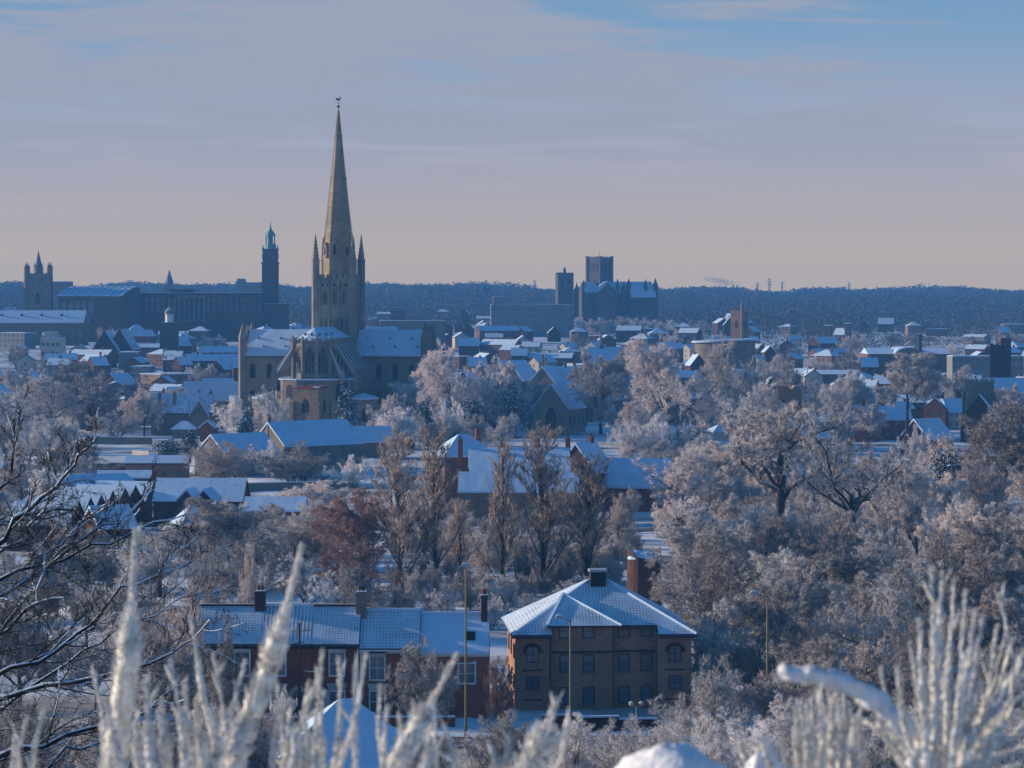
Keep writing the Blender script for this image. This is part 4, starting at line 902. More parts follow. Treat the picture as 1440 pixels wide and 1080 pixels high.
# ------------------------------------------------------------------ red brick terrace
def terrace():
    Y = 300; D = 8.4; s = Y/F
    data = [(268, 366, 'tiles_c', 0.0, 'leftmost terrace house, half hidden by frosted branches, square tiled snowy roof'),
            (366, 437, 'tiles_b', 0.0, 'red terrace house with ribbed snowy roof and pale arched doorway'),
            (437, 505, 'tiles_c', -.02, 'red terrace house with square tiled snowy roof between ribbed roof and tall grey chimney'),
            (505, 590, 'tiles_a', -.42, 'red terrace house with white bay-like casement below half shaded tiled roof'),
            (590, 688, 'snow', -.75, 'end terrace house with smooth unbroken snow roof and one rooflight')]
    for k, (pa, pb, rm, dz, lb) in enumerate(data):
        x = PX((pa+pb)/2, Y); L = (pb-pa)*s-.02; z = float(gz(x, Y+4)); H = ZP(905, Y)-z+dz; rise = 3.0
        r = thing('terraced_house', lb, 'terraced house', (x, Y+D/2, z), 0, 'houses of the red brick terrace')
        MB().ext(gable_wall(L, D, H, rise), -L/2, L/2, 'x').build('wall', M['brick'], r)
        rf = gable_roof(L, D, H, rise, .35, -.01, .2).build('roof', M[rm], r)
        MB().bar((-L/2, 0, H+rise+.28), (L/2, 0, H+rise+.28), .34, .22).build('ridge_tile', M['brick_dk' if k in (0, 2) else 'snow'], rf)
        MB().box(-L/2, L/2, -D/2-.48, -D/2-.36, H-.28, H-.14).box(-L/2, L/2, -D/2-.1, -D/2-.002, H-.5, H-.16).build('gutter', M['black' if k < 3 else 'white'], r)
        T = Matrix.Translation((0, -D/2, 0))
        def lintel(o, xx, zt, w_): MB(T @ Matrix.Translation((xx, 0, zt))).ext([(-w_*.5-.1, 0), (w_*.5+.1, 0), (w_*.5+.32, .62), (-w_*.5-.32, .62)], -.1, -.005).build('lintel', M['cream'], o)
        wx = {0: (-2, 1.6), 1: (-(401.5-391)*s, ), 2: (.2, ), 3: (-1.15, ), 4: (1.2, )}[k]
        for xx in wx:
            o = window(r, T, xx, H-3.0, 1.35 if k < 4 else 1.5, 2.15 if k < 4 else 1.8, 'white', 'cream', None, 1 if k > 2 else 0, 1, fw=.13)
            if k < 4: lintel(o, xx, H-.84, 1.35); o2 = window(r, T, xx, .55, 1.35, 1.9, 'white', 'cream', None, 1 if k > 2 else 0, 1, fw=.13); lintel(o2, xx, 2.62, 1.35)
        if k in (1, 2):
            dx = 1.25 if k == 1 else -1.45
            dr = MB(T @ Matrix.Translation((dx, 0, 0))).box(-.48, .48, -.06, .04, -.1, 2.0).build('door', M['dark'], r)
            fn = MB(T @ Matrix.Translation((dx, 0, 0))).ext(arch(.96, .5, pointed=False) if 0 else [(-.48, 2.05), (.48, 2.05), (.4, 2.35), (0, 2.55), (-.4, 2.35)], -.06, .03).build('fanlight', M['glass'], dr)
            a = MB(T @ Matrix.Translation((dx, 0, 0)))
            for i in range(9): t0, t1 = math.pi*i/9, math.pi*(i+1)/9; a.bar((.78*math.cos(t0), -.1, 2.0+.78*math.sin(t0)), (.78*math.cos(t1), -.1, 2.0+.78*math.sin(t1)), .2, .42)
            a.box(-.95, -.58, -.16, 0, -.1, 2.0).box(.58, .95, -.16, 0, -.1, 2.0); a.build('door_surround', M['cream'], dr)
        if k in (2, 3): MB().cyl(L/2-.12 if k == 2 else -L/2+.15, -D/2-.1, 0, H-.3, .06, .06, 6).build('drainpipe', M['white'], r)
        cx = {0: L/2-.3, 2: L/2+.05, 4: L/2-.5}.get(k)
        if cx is not None: chimney(rf, cx, -.3 if k else 0, H+1.2, H+rise+(1.7 if k != 4 else 2.1), .95 if k != 4 else .6, 1.5, 'brick_dk' if k != 2 else 'stone_dk', 2)
        if k == 4:
            MB().bar((1.55, -2.25, H+1.42+.25), (1.55, -3.25, H+.71+.25), .85, .12).build('rooflight', M['dark'], rf)
            MB().box(L/2-1.55, L/2-1.25, -D/2-.12, -D/2, H-1.2, H-.9).build('alarm_box', M['white'], r)
    HOUSES.append((PX(478, 304), 304, 16)); TREES.append((PX(400, 304), 304, 9)); TREES.append((PX(560, 304), 304, 9)); TREES.append((PX(480, 304), 304, 9)); TREES.append((PX(650, 304), 304, 6))
terrace()
# hipped roof lower down the slope, in front of the terrace
Y = 238; x = PX(487, Y); z = float(gz(x, Y)); H = ZP(981, Y)-z
house('hillside_house', 'hillside house seen only as a smooth blue shaded pyramid of snow before the terrace', 'house', x, Y, 6, 11.5, 9.5, H-4.6, 4.3, 'brick', 'snow', (), {'f': (3, 1)}, hip=True, ridge=1.0)
# garden walls and street furniture
def wall(name, label, p, q, h, m, cat='wall', steps=1, th=.35, dz=0):
    p, q = Vector((*p, 0)), Vector((*q, 0)); mid = (p+q)/2; d = q-p; r = thing(name, label, cat, (mid.x, mid.y, 0), math.degrees(math.atan2(d.y, d.x)))
    L = d.length; b, c = MB(), MB(); n = max(steps, int(L/6))
    for i in range(n):
        g = p.lerp(q, (i+.5)/n); zg = float(gz(g.x, g.y))+dz; x0, x1 = -L/2+L*i/n, -L/2+L*(i+1)/n
        zg = zg-(.25*(i*steps//n) if steps > 1 else 0)
        b.box(x0, x1, -th/2, th/2, zg-1.5, zg+h); c.box(x0, x1, -th/2-.06, th/2+.06, zg+h, zg+h+.14)
    b.build('wall', M[m], r); c.build('coping_snow', M['snow'], r); return r
wall('garden_wall', 'dark retaining wall stepping down with snow topped courses before the brown flats', (PX(762, 292), 291), (PX(978, 292), 293), 1.7, 'brick_dk', steps=4, dz=-.2)
wall('garden_wall', 'low dark roadside wall with thick snow on top across the road from the flats', (PX(640, 276), 275), (PX(975, 276), 277), 1.1, 'brick_dk')
wall('garden_wall', 'front garden wall capped with snow below the terrace doors', (PX(330, 294), 293.5), (PX(640, 294), 294), .9, 'brick')
wall('field_wall', 'long grey wall at the far side of the snowy field, beside the manor', (PX(120, 830), 830), (PX(216, 830), 826), 1.9, 'stone_dk')
wall('field_fence', 'pale vertical board fence at the edge of the sunlit field', (PX(186, 735), 735), (PX(212, 735), 731), 2.6, 'cream', 'fence', th=.12)
wall('garden_wall', 'thin grey wall across the white ground between the brick range and the shaded halls', (PX(290, 640), 640), (PX(500, 640), 650), 1.6, 'stone_dk')
wall('garden_wall', 'low brick wall running behind the feet of the poplars', (PX(570, 505), 500), (PX(860, 505), 508), 1.5, 'brick')
wall('garden_wall', 'long dark wall on the left below the stone manor, in front of the sunlit field', (PX(90, 700), 700), (PX(215, 700), 696), 1.8, 'brick_dk')
wall('garden_fence', 'dark board fence in the shaded wood left of the terrace', (PX(180, 345), 345), (PX(330, 345), 350), 1.6, 'wood', 'fence', th=.1)
def lamp(name, label, px, Y, ytop, ybase, arm=0, heads=1):
    x = PX(px, Y); z = float(gz(x, Y)); H = ZP(ytop, Y)-z; r = thing(name, label, 'lamp post', (x, Y, z))
    MB().cyl(0, 0, -.5, 1.6, .16, .15, 8).cyl(0, 0, 1.6, H, .115, .085, 8).build('pole', M['pole'], r)
    if arm: MB().bar((0, 0, H-.1), (arm, -.1, H+.25), .09).build('arm', M['pole'], r); a = arm
    else: a = 0
    MB().ext([(a-.5, H+.1), (a+.42, H+.1), (a+.3, H+.34), (a-.35, H+.38)], -.2, .2).build('lamp_head', M['metal'], r)
    MB().ext([(a-.36, H+.385), (a+.3, H+.345), (a+.1, H+.5), (a-.2, H+.52)], -.17, .17).build('snow_cap', M['snow'], r); return r
lamp('lamp_post', 'tall olive lamp post passing in front of the smooth snow roof of the end terrace', 655, 284, 799, 960)
lamp('lamp_post', 'olive lamp post with side arm in front of the brown flats', 802, 286, 872, 1000, -.95)
lamp('lamp_post', 'shorter olive lamp post among frosted trees right of the brown flats', 1079, 292, 838, 900, -1.2)
Y = 284; x = PX(895, Y); z = float(gz(x, Y)); r = thing('twin_lamp', 'low post with two pale round lamp heads in front of the flats', 'lamp post', (x, Y, z)); H = ZP(992, Y)-z
H = max(H, 2.5)
MB().cyl(0, 0, -.3, H, .06, .05, 7).bar((-.4, 0, H-.1), (.4, 0, H-.1), .06).build('pole', M['metal'], r)
for q in (-.45, .45): MB().lathe([(.06, H-.1), (.24, H+.05), (.27, H+.22), (.15, H+.36), (.01, H+.4)], 10, q, 0).build('lamp_head', M['cream'], r)
Y = 286; x = PX(421, Y); z = float(gz(x, Y)); H = ZP(876, Y)-z; r = thing('utility_pole', 'thin dark wooden utility pole standing before the ribbed terrace roof', 'utility pole', (x, Y, z))
MB().cyl(0, 0, -.5, H, .13, .09, 8).build('pole', M['wood'], r); MB().bar((-.5, 0, H-1.9), (.35, 0, H-1.75), .1).box(-.16, .16, -.2, -.08, H-2.3, H-1.9).build('bracket', M['black'], r)
Y = 288; x = PX(443, Y); z = float(gz(x, Y)); H = ZP(942, Y)-z; r = thing('television_aerial', 'snowy aerial on a thin mast in front of the terrace doors', 'aerial', (x, Y, z))
MB().cyl(0, 0, -.2, H, .04, .03, 6).build('mast', M['metal'], r); a = MB().bar((-.95, 0, H-.1), (.2, 0, H-.2), .05)
for i in range(6): a.bar((-.9+i*.2, -.3, H-.1-.017*i), (-.9+i*.2, .3, H-.1-.017*i), .04)
a.ext([(.12, H-.5), (.3, H-.4), (.28, H+.25), (.1, H+.1)], -.3, .3); a.build('aerial_rods', M['white'], r)
# squat ivied stump of masonry behind the flats
Y = 392; x = PX(906, Y); z = float(gz(x, Y)); H = ZP(782, Y)-z; r = thing('ruined_turret', 'dark broken stump of masonry heaped with snow behind the brown flats', 'ruin', (x, Y, z))
rng = np.random.default_rng(8); n = 22; V, fs = [], []
for k in range(n):
    a = 2*math.pi*k/n; rr = 2.15+.18*rng.random(); t = H*(1+.10*math.sin(a*2+1)+.06*rng.random())
    for f in (-.6, .35, .7, 1): V.append((rr*math.cos(a)*(1-.06*f), rr*math.sin(a)*(1-.06*f), t*f))
for k in range(n):
    for j in range(3): b0, b1 = 4*k+j, 4*((k+1) % n)+j; fs.append((b0, b1, b1+1, b0+1))
fs.append(tuple(4*k+3 for k in range(n))); MB().add(V, fs).build('wall', M['brick_dk'], r)
s_ = MB()
for cx, cyy, rr, zz_ in ((-.9, -.6, 1.25, .15), (.7, -.5, 1.35, -.05), (0, .6, 1.5, .35), (-1.1, .5, .9, .55)):
    s_.lathe([(rr, H*.94+zz_), (rr*.95, H*.94+zz_+.25), (rr*.7, H*.94+zz_+.5), (.02, H*.94+zz_+.62)], 12, cx, cyy)
s_.build('snow_cap', M['snow'], r); TREES.append((x, Y, 4)); TREES.append((x, Y-14, 4))

# ------------------------------------------------------------------ middle distance houses
def hz_(py, px, Y): return ZP(py, Y)-float(gz(PX(px, Y), Y))
def H2(name, label, cat, px, yr, Y, L, W, Hf, rz, **kw):
    """house whose ridge shows at row yr; Hf: share of the height that is wall"""
    t = hz_(yr, px, Y); return house(name, label, cat, PX(px, Y), Y, rz, L, W, t*Hf, t*(1-Hf), **kw)
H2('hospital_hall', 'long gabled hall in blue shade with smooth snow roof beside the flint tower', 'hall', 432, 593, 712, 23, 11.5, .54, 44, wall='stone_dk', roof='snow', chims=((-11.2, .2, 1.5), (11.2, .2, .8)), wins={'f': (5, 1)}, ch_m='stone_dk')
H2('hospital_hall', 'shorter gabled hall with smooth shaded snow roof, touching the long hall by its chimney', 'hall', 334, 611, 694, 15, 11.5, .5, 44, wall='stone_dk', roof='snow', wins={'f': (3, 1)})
H2('manor_house', 'grey stone manor with four tall chimney stacks and snowy dormer gables, beyond the field', 'manor', 257, 555, 890, 17.5, 9, .55, 4, wall='stone_dk', roof='roof_thin', chims=((-6.4, -2.5, .6), (-2.2, -2.5, .6), (8, 0, .8), (4.6, 2.5, 1)), wins={'f': (5, 2)}, ch_m='stone_dk')
rr_ = thing('gabled_wing', 'steep snowy gabled wing on the front of the stone manor', 'house wing', (PX(280, 884), 884, float(gz(-88, 884))), 4); rr_.name = 'gabled_wing'
t = hz_(560, 280, 884); MB().ext([(-2.6, -1), (2.6, -1), (2.6, t*.55), (0, t*.93), (-2.6, t*.55)], -1.6, 4).build('wall', M['stone_dk'], rr_)
m_ = MB()
for sg in (1, -1): m_.ext([(0, t*.93), (sg*2.9, t*.5), (sg*2.9, t*.5+.4), (0, t*.93+.4)][::sg], -1.9, 4)
m_.build('roof', M['snow'], rr_); window(rr_, Matrix.Translation((0, -1.6, 0)), 0, t*.3, 1.2, 1.8, 'stone'); window(rr_, Matrix.Translation((0, -1.6, 0)), 0, t*.62, .8, 1.2)
H2('lodge', 'small hipped lodge with blue shaded snow roof in front of the stone manor', 'lodge', 259, 593, 868, 6.2, 5.6, .58, 2, wall='flint', roof='snow', hip=True, ridge=1.6, wins={'f': (2, 1)})
H2('brick_annexe', 'small red brick annexe with stubby chimney at the corner of the manor garden', 'outbuilding', 294, 592, 850, 4.2, 4, .7, 80, wall='brick', roof='snow', chims=((1.2, 0, .9),))
# sawtooth terrace on the left
for k, (px, py) in enumerate(((112, 707), (128, 701), (143, 697), (159, 692), (176, 688), (191, 684), (217, 679))):
    Y = 500+k*9.6
    lb = ('nearest gabled house of the stepped brick row, thin snow on its roof', 'second gabled house from the near end of the stepped brick row', 'third gabled house from the near end of the stepped brick row', 'middle gabled house of the stepped brick row',
          'third gabled house from the far end of the stepped brick row', 'second gabled house from the far end of the stepped brick row', 'farthest and widest gabled house of the stepped brick row')[k]
    t = hz_(py, px, Y); house('stepped_house', lb, 'house', PX(px, Y)-5.2, Y, -14, 10.5, 8.0, t*.55, t*.45, 'brick_dk', 'roof_thin', (), {'r': (1, 2), 'f': (3, 1)}, group='gabled houses of the stepped row')
H2('brick_range', 'long low brick range with even snow roof and two small porch gables', 'house', 284, 675, 548, 15.5, 8, .55, -5, wall='brick_dk', roof='roof_thin', wins={'f': (6, 1)})
for px, lb in ((268, 'left one of two snowy brick porch gables on the long low range'), (292, 'right one of two snowy brick porch gables on the long low range')):
    Y = 541; house('porch', lb, 'porch', PX(px, Y), Y, 80, 5, 3.2, hz_(702, px, Y), 1.6, 'brick_dk', 'snow', (), {'l': (1, 1)})
H2('brick_house', 'brick house with blue shaded roof slope, at the back of the stepped row', 'house', 105, 669, 615, 9, 8, .55, 40, wall='brick_dk', roof='roof', wins={'f': (2, 2)})
H2('brick_house', 'brick house with broad dark gable end beside the stepped row', 'house', 148, 668, 632, 9, 8.5, .55, 38, wall='brick_dk', roof='roof', wins={'f': (2, 2)})
H2('brick_house', 'low house with flat looking blue snow roof behind the stepped row', 'house', 175, 663, 655, 11, 7, .6, 6, wall='brick_dk', roof='snow', wins={'f': (3, 1)})
H2('garage', 'garage with tilted blue snow roof under the end of the stepped row', 'garage', 153, 713, 492, 6.5, 6, .6, 35, wall='brick_dk', roof='snow')
H2('pavilion', 'small pavilion with hipped diamond shaped snow roof among bare trees', 'pavilion', 270, 712, 486, 6.6, 6, .55, 30, wall='brick_dk', roof='snow', hip=True, ridge=.8)
H2('low_range', 'low range with flat even snow roof and dark wall among frosted trees', 'house', 388, 701, 528, 10, 6, .7, -3, wall='brick_dk', roof='snow', wins={'f': (4, 1)})
H2('sports_hut', 'low hut with sunlit brown roof edge beside the clipped hedges', 'hut', 222, 642, 668, 13, 5, .75, 0, wall='brick_tan', roof='roof_thin', wins={'f': (4, 1)})
# care home behind the poplars
H2('care_home', 'large house with broad sunlit snow roof and brick chimneys behind the poplars', 'house', 730, 632, 575, 18, 13, .70, 2, wall='brick_tan', roof='snow', chims=((-10.8, .5, 1.9), (-3, .4, 1.6), (3.4, 1, 2.0), (9, 1, 2.0)), wins={'f': (7, 2)})
H2('care_home_wing', 'hipped wing with half lit snow roof at the poplar end of the large house', 'house', 652, 612, 590, 10, 12, .74, 14, wall='brick_tan', roof='snow', hip=True, ridge=2, chims=((2.4, -1.5, 1.2),), wins={'f': (2, 2)})
H2('care_home_range', 'lower front range with curving pale snow roof over brown walls seen through poplars', 'house', 730, 666, 556, 21, 7, .68, -2, wall='brick_tan', roof='snow', wins={'f': (7, 2)})
H2('gabled_house', 'house with gable of mixed sun and shade and lone chimney behind the rightmost poplar', 'house', 823, 624, 590, 8, 8, .6, 62, wall='brick_dk', roof='snow', chims=((2.5, 0, 1.4),), wins={'f': (2, 2)})
H2('bungalow', 'bungalow with wide blue and white snow roof just right of the poplars', 'bungalow', 898, 647, 590, 12, 8, .5, -12, wall='brick', roof='snow', wins={'f': (4, 1)})
Y = 560; 
H2('roadside_shed', 'long low cream shed with snowy flat roof between the poplar trunks', 'shed', 668, 755, 500, 9, 4, .8, 4, wall='cream', roof='snow', wins={'f': (2, 1)})
# chapel and the chimneyed house behind it
ch = H2('chapel', 'stone chapel with great traceried gable window and shaded snow roof', 'chapel', 787, 540, 884, 16, 10.2, .52, 71, wall='stone', roof='snow')
w1 = window(ch, face('l', 10.2, 16), 0, 1.2, 3.0, 6.2, arched='pointed', pane='dark', proud=.06)
tr = MB(face('l', 10.2, 16))
for k in (-.5, .5): tr.box(k-.09, k+.09, -.18, 0, 1.2, 6.2)
tr.box(-1.5, 1.5, -.18, 0, 3.6, 3.75).build('tracery', M['stone'], w1)
MB(face('l', 10.2, 16)).box(-.1, .1, -.3, .1, hz_(540, 787, 884)+.1, hz_(540, 787, 884)+1.5).box(-.45, .45, -.3, .1, hz_(540, 787, 884)+.8, hz_(540, 787, 884)+1.0).build('gable_cross', M['stone'], ch)
for k, T in enumerate(('f', 'b')):
    for i in range(4): window(ch, face(T, 10.2, 16), -6+i*4, 2, 1.2, 3, arched='pointed', pane='dark')
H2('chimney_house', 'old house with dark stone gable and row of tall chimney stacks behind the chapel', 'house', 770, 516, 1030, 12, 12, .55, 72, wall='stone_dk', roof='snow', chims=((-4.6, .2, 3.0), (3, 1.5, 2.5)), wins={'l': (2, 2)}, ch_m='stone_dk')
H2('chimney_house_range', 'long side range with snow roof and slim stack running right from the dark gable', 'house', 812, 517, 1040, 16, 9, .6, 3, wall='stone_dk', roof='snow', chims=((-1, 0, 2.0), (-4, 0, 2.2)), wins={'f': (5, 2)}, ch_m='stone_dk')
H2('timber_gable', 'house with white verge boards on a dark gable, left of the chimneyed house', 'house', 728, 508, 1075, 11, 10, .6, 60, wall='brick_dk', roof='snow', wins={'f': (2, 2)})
H2('long_barn', 'long plain roof under shaded snow with a small spirelet, above the frosted oak', 'hall', 880, 489, 1240, 30, 15, .55, 4, wall='stone_dk', roof='snow', wins={'f': (6, 1)})
b_ = [o for o in bpy.data.objects if o.name == 'long_barn'][0]; MB().box(-10.5, -9, -.8, .8, 12.0, 17).cyl(-9.75, 0, 17, 22, 1.3, .04, 6).build('spirelet', M['lead'], b_)
# right-hand side
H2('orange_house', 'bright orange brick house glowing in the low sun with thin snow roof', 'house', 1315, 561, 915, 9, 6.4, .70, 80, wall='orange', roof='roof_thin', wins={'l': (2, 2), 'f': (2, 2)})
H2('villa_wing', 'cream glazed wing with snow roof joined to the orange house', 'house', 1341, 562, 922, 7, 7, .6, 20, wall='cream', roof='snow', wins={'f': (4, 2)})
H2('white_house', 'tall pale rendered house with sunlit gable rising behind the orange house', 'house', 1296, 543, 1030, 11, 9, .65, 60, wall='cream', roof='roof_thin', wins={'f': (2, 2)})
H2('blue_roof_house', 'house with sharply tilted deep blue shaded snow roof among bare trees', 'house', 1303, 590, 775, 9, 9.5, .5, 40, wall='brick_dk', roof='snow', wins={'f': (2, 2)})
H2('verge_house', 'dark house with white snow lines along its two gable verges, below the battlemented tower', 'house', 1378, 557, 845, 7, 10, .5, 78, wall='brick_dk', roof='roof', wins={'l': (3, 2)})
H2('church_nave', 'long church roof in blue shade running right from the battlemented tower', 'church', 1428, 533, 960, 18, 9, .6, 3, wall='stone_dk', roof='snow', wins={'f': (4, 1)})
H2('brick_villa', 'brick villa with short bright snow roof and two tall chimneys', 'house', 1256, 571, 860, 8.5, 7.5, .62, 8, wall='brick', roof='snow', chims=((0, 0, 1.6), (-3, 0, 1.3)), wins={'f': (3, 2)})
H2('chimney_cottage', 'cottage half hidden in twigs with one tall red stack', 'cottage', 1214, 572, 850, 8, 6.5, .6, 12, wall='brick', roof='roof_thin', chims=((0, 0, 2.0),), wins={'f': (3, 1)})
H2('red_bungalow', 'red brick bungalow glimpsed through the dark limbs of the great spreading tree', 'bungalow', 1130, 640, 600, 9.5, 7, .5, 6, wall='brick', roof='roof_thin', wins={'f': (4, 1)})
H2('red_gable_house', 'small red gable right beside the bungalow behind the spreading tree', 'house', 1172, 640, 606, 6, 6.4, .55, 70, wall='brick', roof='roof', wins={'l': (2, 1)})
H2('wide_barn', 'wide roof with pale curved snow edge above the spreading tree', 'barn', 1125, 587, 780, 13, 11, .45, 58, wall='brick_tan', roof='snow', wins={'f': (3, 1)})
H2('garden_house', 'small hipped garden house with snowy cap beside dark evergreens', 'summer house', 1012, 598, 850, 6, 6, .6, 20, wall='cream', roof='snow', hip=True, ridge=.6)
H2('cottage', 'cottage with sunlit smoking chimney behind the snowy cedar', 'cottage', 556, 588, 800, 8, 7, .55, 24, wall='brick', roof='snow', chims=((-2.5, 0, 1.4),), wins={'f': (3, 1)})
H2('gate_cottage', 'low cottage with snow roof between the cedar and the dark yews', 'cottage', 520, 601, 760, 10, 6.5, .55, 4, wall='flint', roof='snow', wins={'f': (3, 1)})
H2('cloister_range', 'low wing with patterned snowy lean-to roof left of the south transept', 'house', 304, 538, 935, 19, 9, .62, 2, wall='stone', roof='snow', wins={'f': (5, 1)})
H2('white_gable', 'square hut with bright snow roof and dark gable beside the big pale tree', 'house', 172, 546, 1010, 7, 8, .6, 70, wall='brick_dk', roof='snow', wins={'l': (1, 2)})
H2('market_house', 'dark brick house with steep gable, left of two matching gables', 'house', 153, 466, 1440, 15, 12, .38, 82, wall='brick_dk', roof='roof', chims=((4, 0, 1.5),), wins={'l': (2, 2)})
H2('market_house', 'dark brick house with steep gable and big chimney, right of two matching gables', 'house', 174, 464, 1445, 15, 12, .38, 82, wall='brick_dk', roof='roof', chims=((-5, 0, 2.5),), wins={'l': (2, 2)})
H2('hipped_hall', 'brick hall with sunlit pyramid roof below the portico of the city hall', 'hall', 192, 457, 1540, 13, 12, .6, 10, wall='brick', roof='snow', hip=True, ridge=2, wins={'f': (4, 2)})
Y = 1450; x = PX(238, Y); z = float(gz(x, Y)); r = thing('bell_turret', 'little domed bell turret with white pole, in front of the portico columns', 'turret', (x, Y, z)); H = ZP(444, Y)-z
MB().box(-4, 4, -4, 4, -1, H-3).build('wall', M['brick_hall'], r); MB().cyl(0, 0, H-3, H+.8, 2, 2, 8).build('drum', M['white'], r); MB().lathe([(2.3, H+.8), (2, H+2.2), (1.1, H+3.3), (.15, H+3.8), (.05, H+8)], 10).build('dome', M['lead'], r)
# ------------------------------------------------------------------ trees one can tell apart
G = None
treepx('oak', 72, 528, 900, 104, 'frost_grey', 'big pale rounded bare tree, left half of the grey pair beyond the field')
treepx('oak', 124, 507, 915, 142, 'frost_grey', 'broadest pale rounded bare tree beyond the field, right half of the grey pair')
treepx('bush', 25, 562, 880, 70, 'frost_grey', 'low grey frosted tree at the foot of the broad pale pair')
treepx('bush', 165, 578, 870, 60, 'frost_white', 'low white frosted tree between the broad pale pair and the manor')
treepx('vase', 203, 548, 880, 50, 'frost_pink', 'pinkish frosted tree just left of the stone manor')
treepx('oak', 245, 545, 925, 60, 'frost_white', 'frosted tree peeping over the roof of the stone manor')
treepx('oak', 330, 558, 830, 56, 'frost_white', 'white frosted tree right of the stone manor')
treepx('oak', 384, 546, 820, 62, 'frost_grey', 'greyish frosted tree between the south transept and the flint tower')
treepx('bush', 402, 562, 800, 50, 'frost_white', 'rounded white frosted tree touching the left side of the flint tower')
treepx('bush', 299, 618, 660, 84, 'frost_pink', 'bushy frosted tree before the shorter shaded hall')
treepx('bush', 425, 622, 660, 124, 'frost_pink', 'wide frosted tree spread before the long shaded hall')
treepx('bush', 322, 626, 664, 84, 'frost_pink', 'frosted thicket hiding the gable end of the shorter shaded hall')
treepx('bush', 382, 620, 684, 46, 'frost_white', 'white frosted bush in the angle between the two shaded halls')
treepx('bush', 492, 640, 650, 50, 'frost_white', 'small frosted tree at the far end of the long shaded hall')
treepx('bush', 150, 645, 690, 100, 'frost_brown', 'brownish frosted thicket at the near edge of the sunlit field')
treepx('weeping', 452, 676, 560, 104, 'frost_pink', 'dense pale pink frosted tree with drooping twigs left of the rusty tree')
treepx('oak', 400, 690, 600, 66, 'frost_white', 'white frosted tree behind the low range with even snow roof')
treepx('weeping', 508, 688, 432, 122, 'twig_rust', 'rust coloured bare tree beside the leftmost poplar')
treepx('bush', 500, 760, 400, 110, 'twig_rust', 'rusty brown thicket under the leftmost poplar')
for px, yt, w_, Y, lb in ((562, 606, 80, 425, 'tall dark poplar, widest and leftmost of the poplar line'), (612, 600, 62, 432, 'tall slim poplar, second from the rusty tree'), (648, 702, 40, 440, 'short thin young poplar between taller ones'),
                       (706, 613, 50, 418, 'narrow tall poplar standing alone in the middle of the line'), (764, 598, 78, 430, 'tall many stemmed poplar before the large sunlit roof'), (826, 636, 80, 426, 'broad lower poplar nearest the squat ruined stump')):
    treepx('poplar', px, yt, Y, w_, 'twig_poplar', lb, 'poplars in a line', bark='bark', name='poplar_tree')
treepx('oak', 868, 690, 470, 64, 'frost_pink', 'pinkish frosted tree right of the rightmost poplar')
treepx('vase', 578, 530, 880, 74, 'frost_white', 'white frosted tree overlapping the north transept wall')
treepx('oak', 640, 484, 850, 116, 'frost_pink', 'highest crown of the frosted clump between cathedral and chapel')
treepx('oak', 695, 505, 865, 90, 'frost_white', 'rounded white crown on the chapel side of the frosted clump')
treepx('vase', 745, 540, 905, 60, 'frost_white', 'white frosted tree just left of the stone chapel')
treepx('oak', 545, 555, 845, 50, 'frost_grey', 'small grey frosted tree between cedar and frosted clump')
treepx('bush', 634, 560, 800, 38, 'frost_white', 'narrow white bush between two dark yews')
treepx('vase', 845, 493, 870, 86, 'frost_white', 'upright white frosted tree just right of the stone chapel')
treepx('oak', 940, 478, 820, 124, 'frost_pink', 'great warm tinted frosted oak, tallest crown right of the chapel')
treepx('oak', 1032, 474, 860, 90, 'frost_pink', 'frosted tree rising to the white oval roof')
treepx('oak', 905, 560, 800, 70, 'frost_pink', 'lower warm crown at the chapel side of the great oak')
for k, (px, yt, w_) in enumerate(((880, 590, 58), (925, 583, 62), (962, 600, 50))):
    treepx('bush', px, yt, 745, w_, 'frost_white', ('low white frosted tree at the edge of the snowy lawn', 'middle white frosted tree in front of the great oak', 'small white frosted tree beside the dark evergreens')[k])
treepx('tall', 1276, 497, 770, 74, 'frost_white', 'tall flat topped frosted tree with bare dark trunk above the orange house', which=0)
treepx('oak', 1120, 512, 900, 70, 'frost_white', 'white frosted tree behind the round brick tower')
treepx('vase', 1192, 522, 880, 62, 'frost_white', 'white vase shaped frosted tree between round tower and tall trunked tree')
treepx('oak', 1060, 540, 780, 80, 'frost_grey', 'frosted tree on the near side of the round brick tower')
treepx('vase', 1350, 515, 930, 40, 'frost_grey', 'thin grey frosted tree left of the battlemented tower')
treepx('oak', 960, 632, 570, 96, 'frost_pink', 'warm pink frosted thicket catching the sun right of the bungalow')
treepx('weeping', 1010, 622, 585, 100, 'frost_pink', 'dense warm pink crown left of the great spreading tree')
treepx('gnarly', 1096, 572, 505, 190, 'frost_brown', 'great spreading tree with dark twisted limbs', bark='bark_dk', which=0)
treepx('gnarly', 1200, 590, 485, 180, 'frost_grey', 'second spreading tree with long dark limbs reaching over the slope', bark='bark_dk', which=1)
treepx('vase', 1400, 568, 560, 130, 'frost_brown', 'tall brown frosted tree below the dark verge house')
treepx('oak', 1338, 612, 600, 70, 'frost_pink', 'pale rounded tree beside the deep blue tilted roof')
treepx('bush', 1286, 598, 745, 34, 'frost_grey', 'grey frosted bush under the left corner of the deep blue tilted roof')
treepx('vase', 1408, 728, 380, 150, 'frost_brown', 'large brown fan shaped tree at the wood edge above the frosted broom')
treepx('oak', 345, 745, 372, 120, 'frost_grey', 'grey frosted tree above the leftmost terrace roof')
treepx('vase', 415, 728, 440, 110, 'frost_grey', 'blue grey bare tree between the terrace and the drooping pink tree')
treepx('oak', 352, 768, 345, 44, 'frost_pink', 'small sunlit pinkish tree above the leftmost terrace roof')
treepx('vase', 300, 700, 465, 110, 'frost_brown', 'brown bare tree below the long low range')
treepx('oak', 225, 735, 420, 120, 'frost_grey', 'grey bare tree below the stepped brick row')
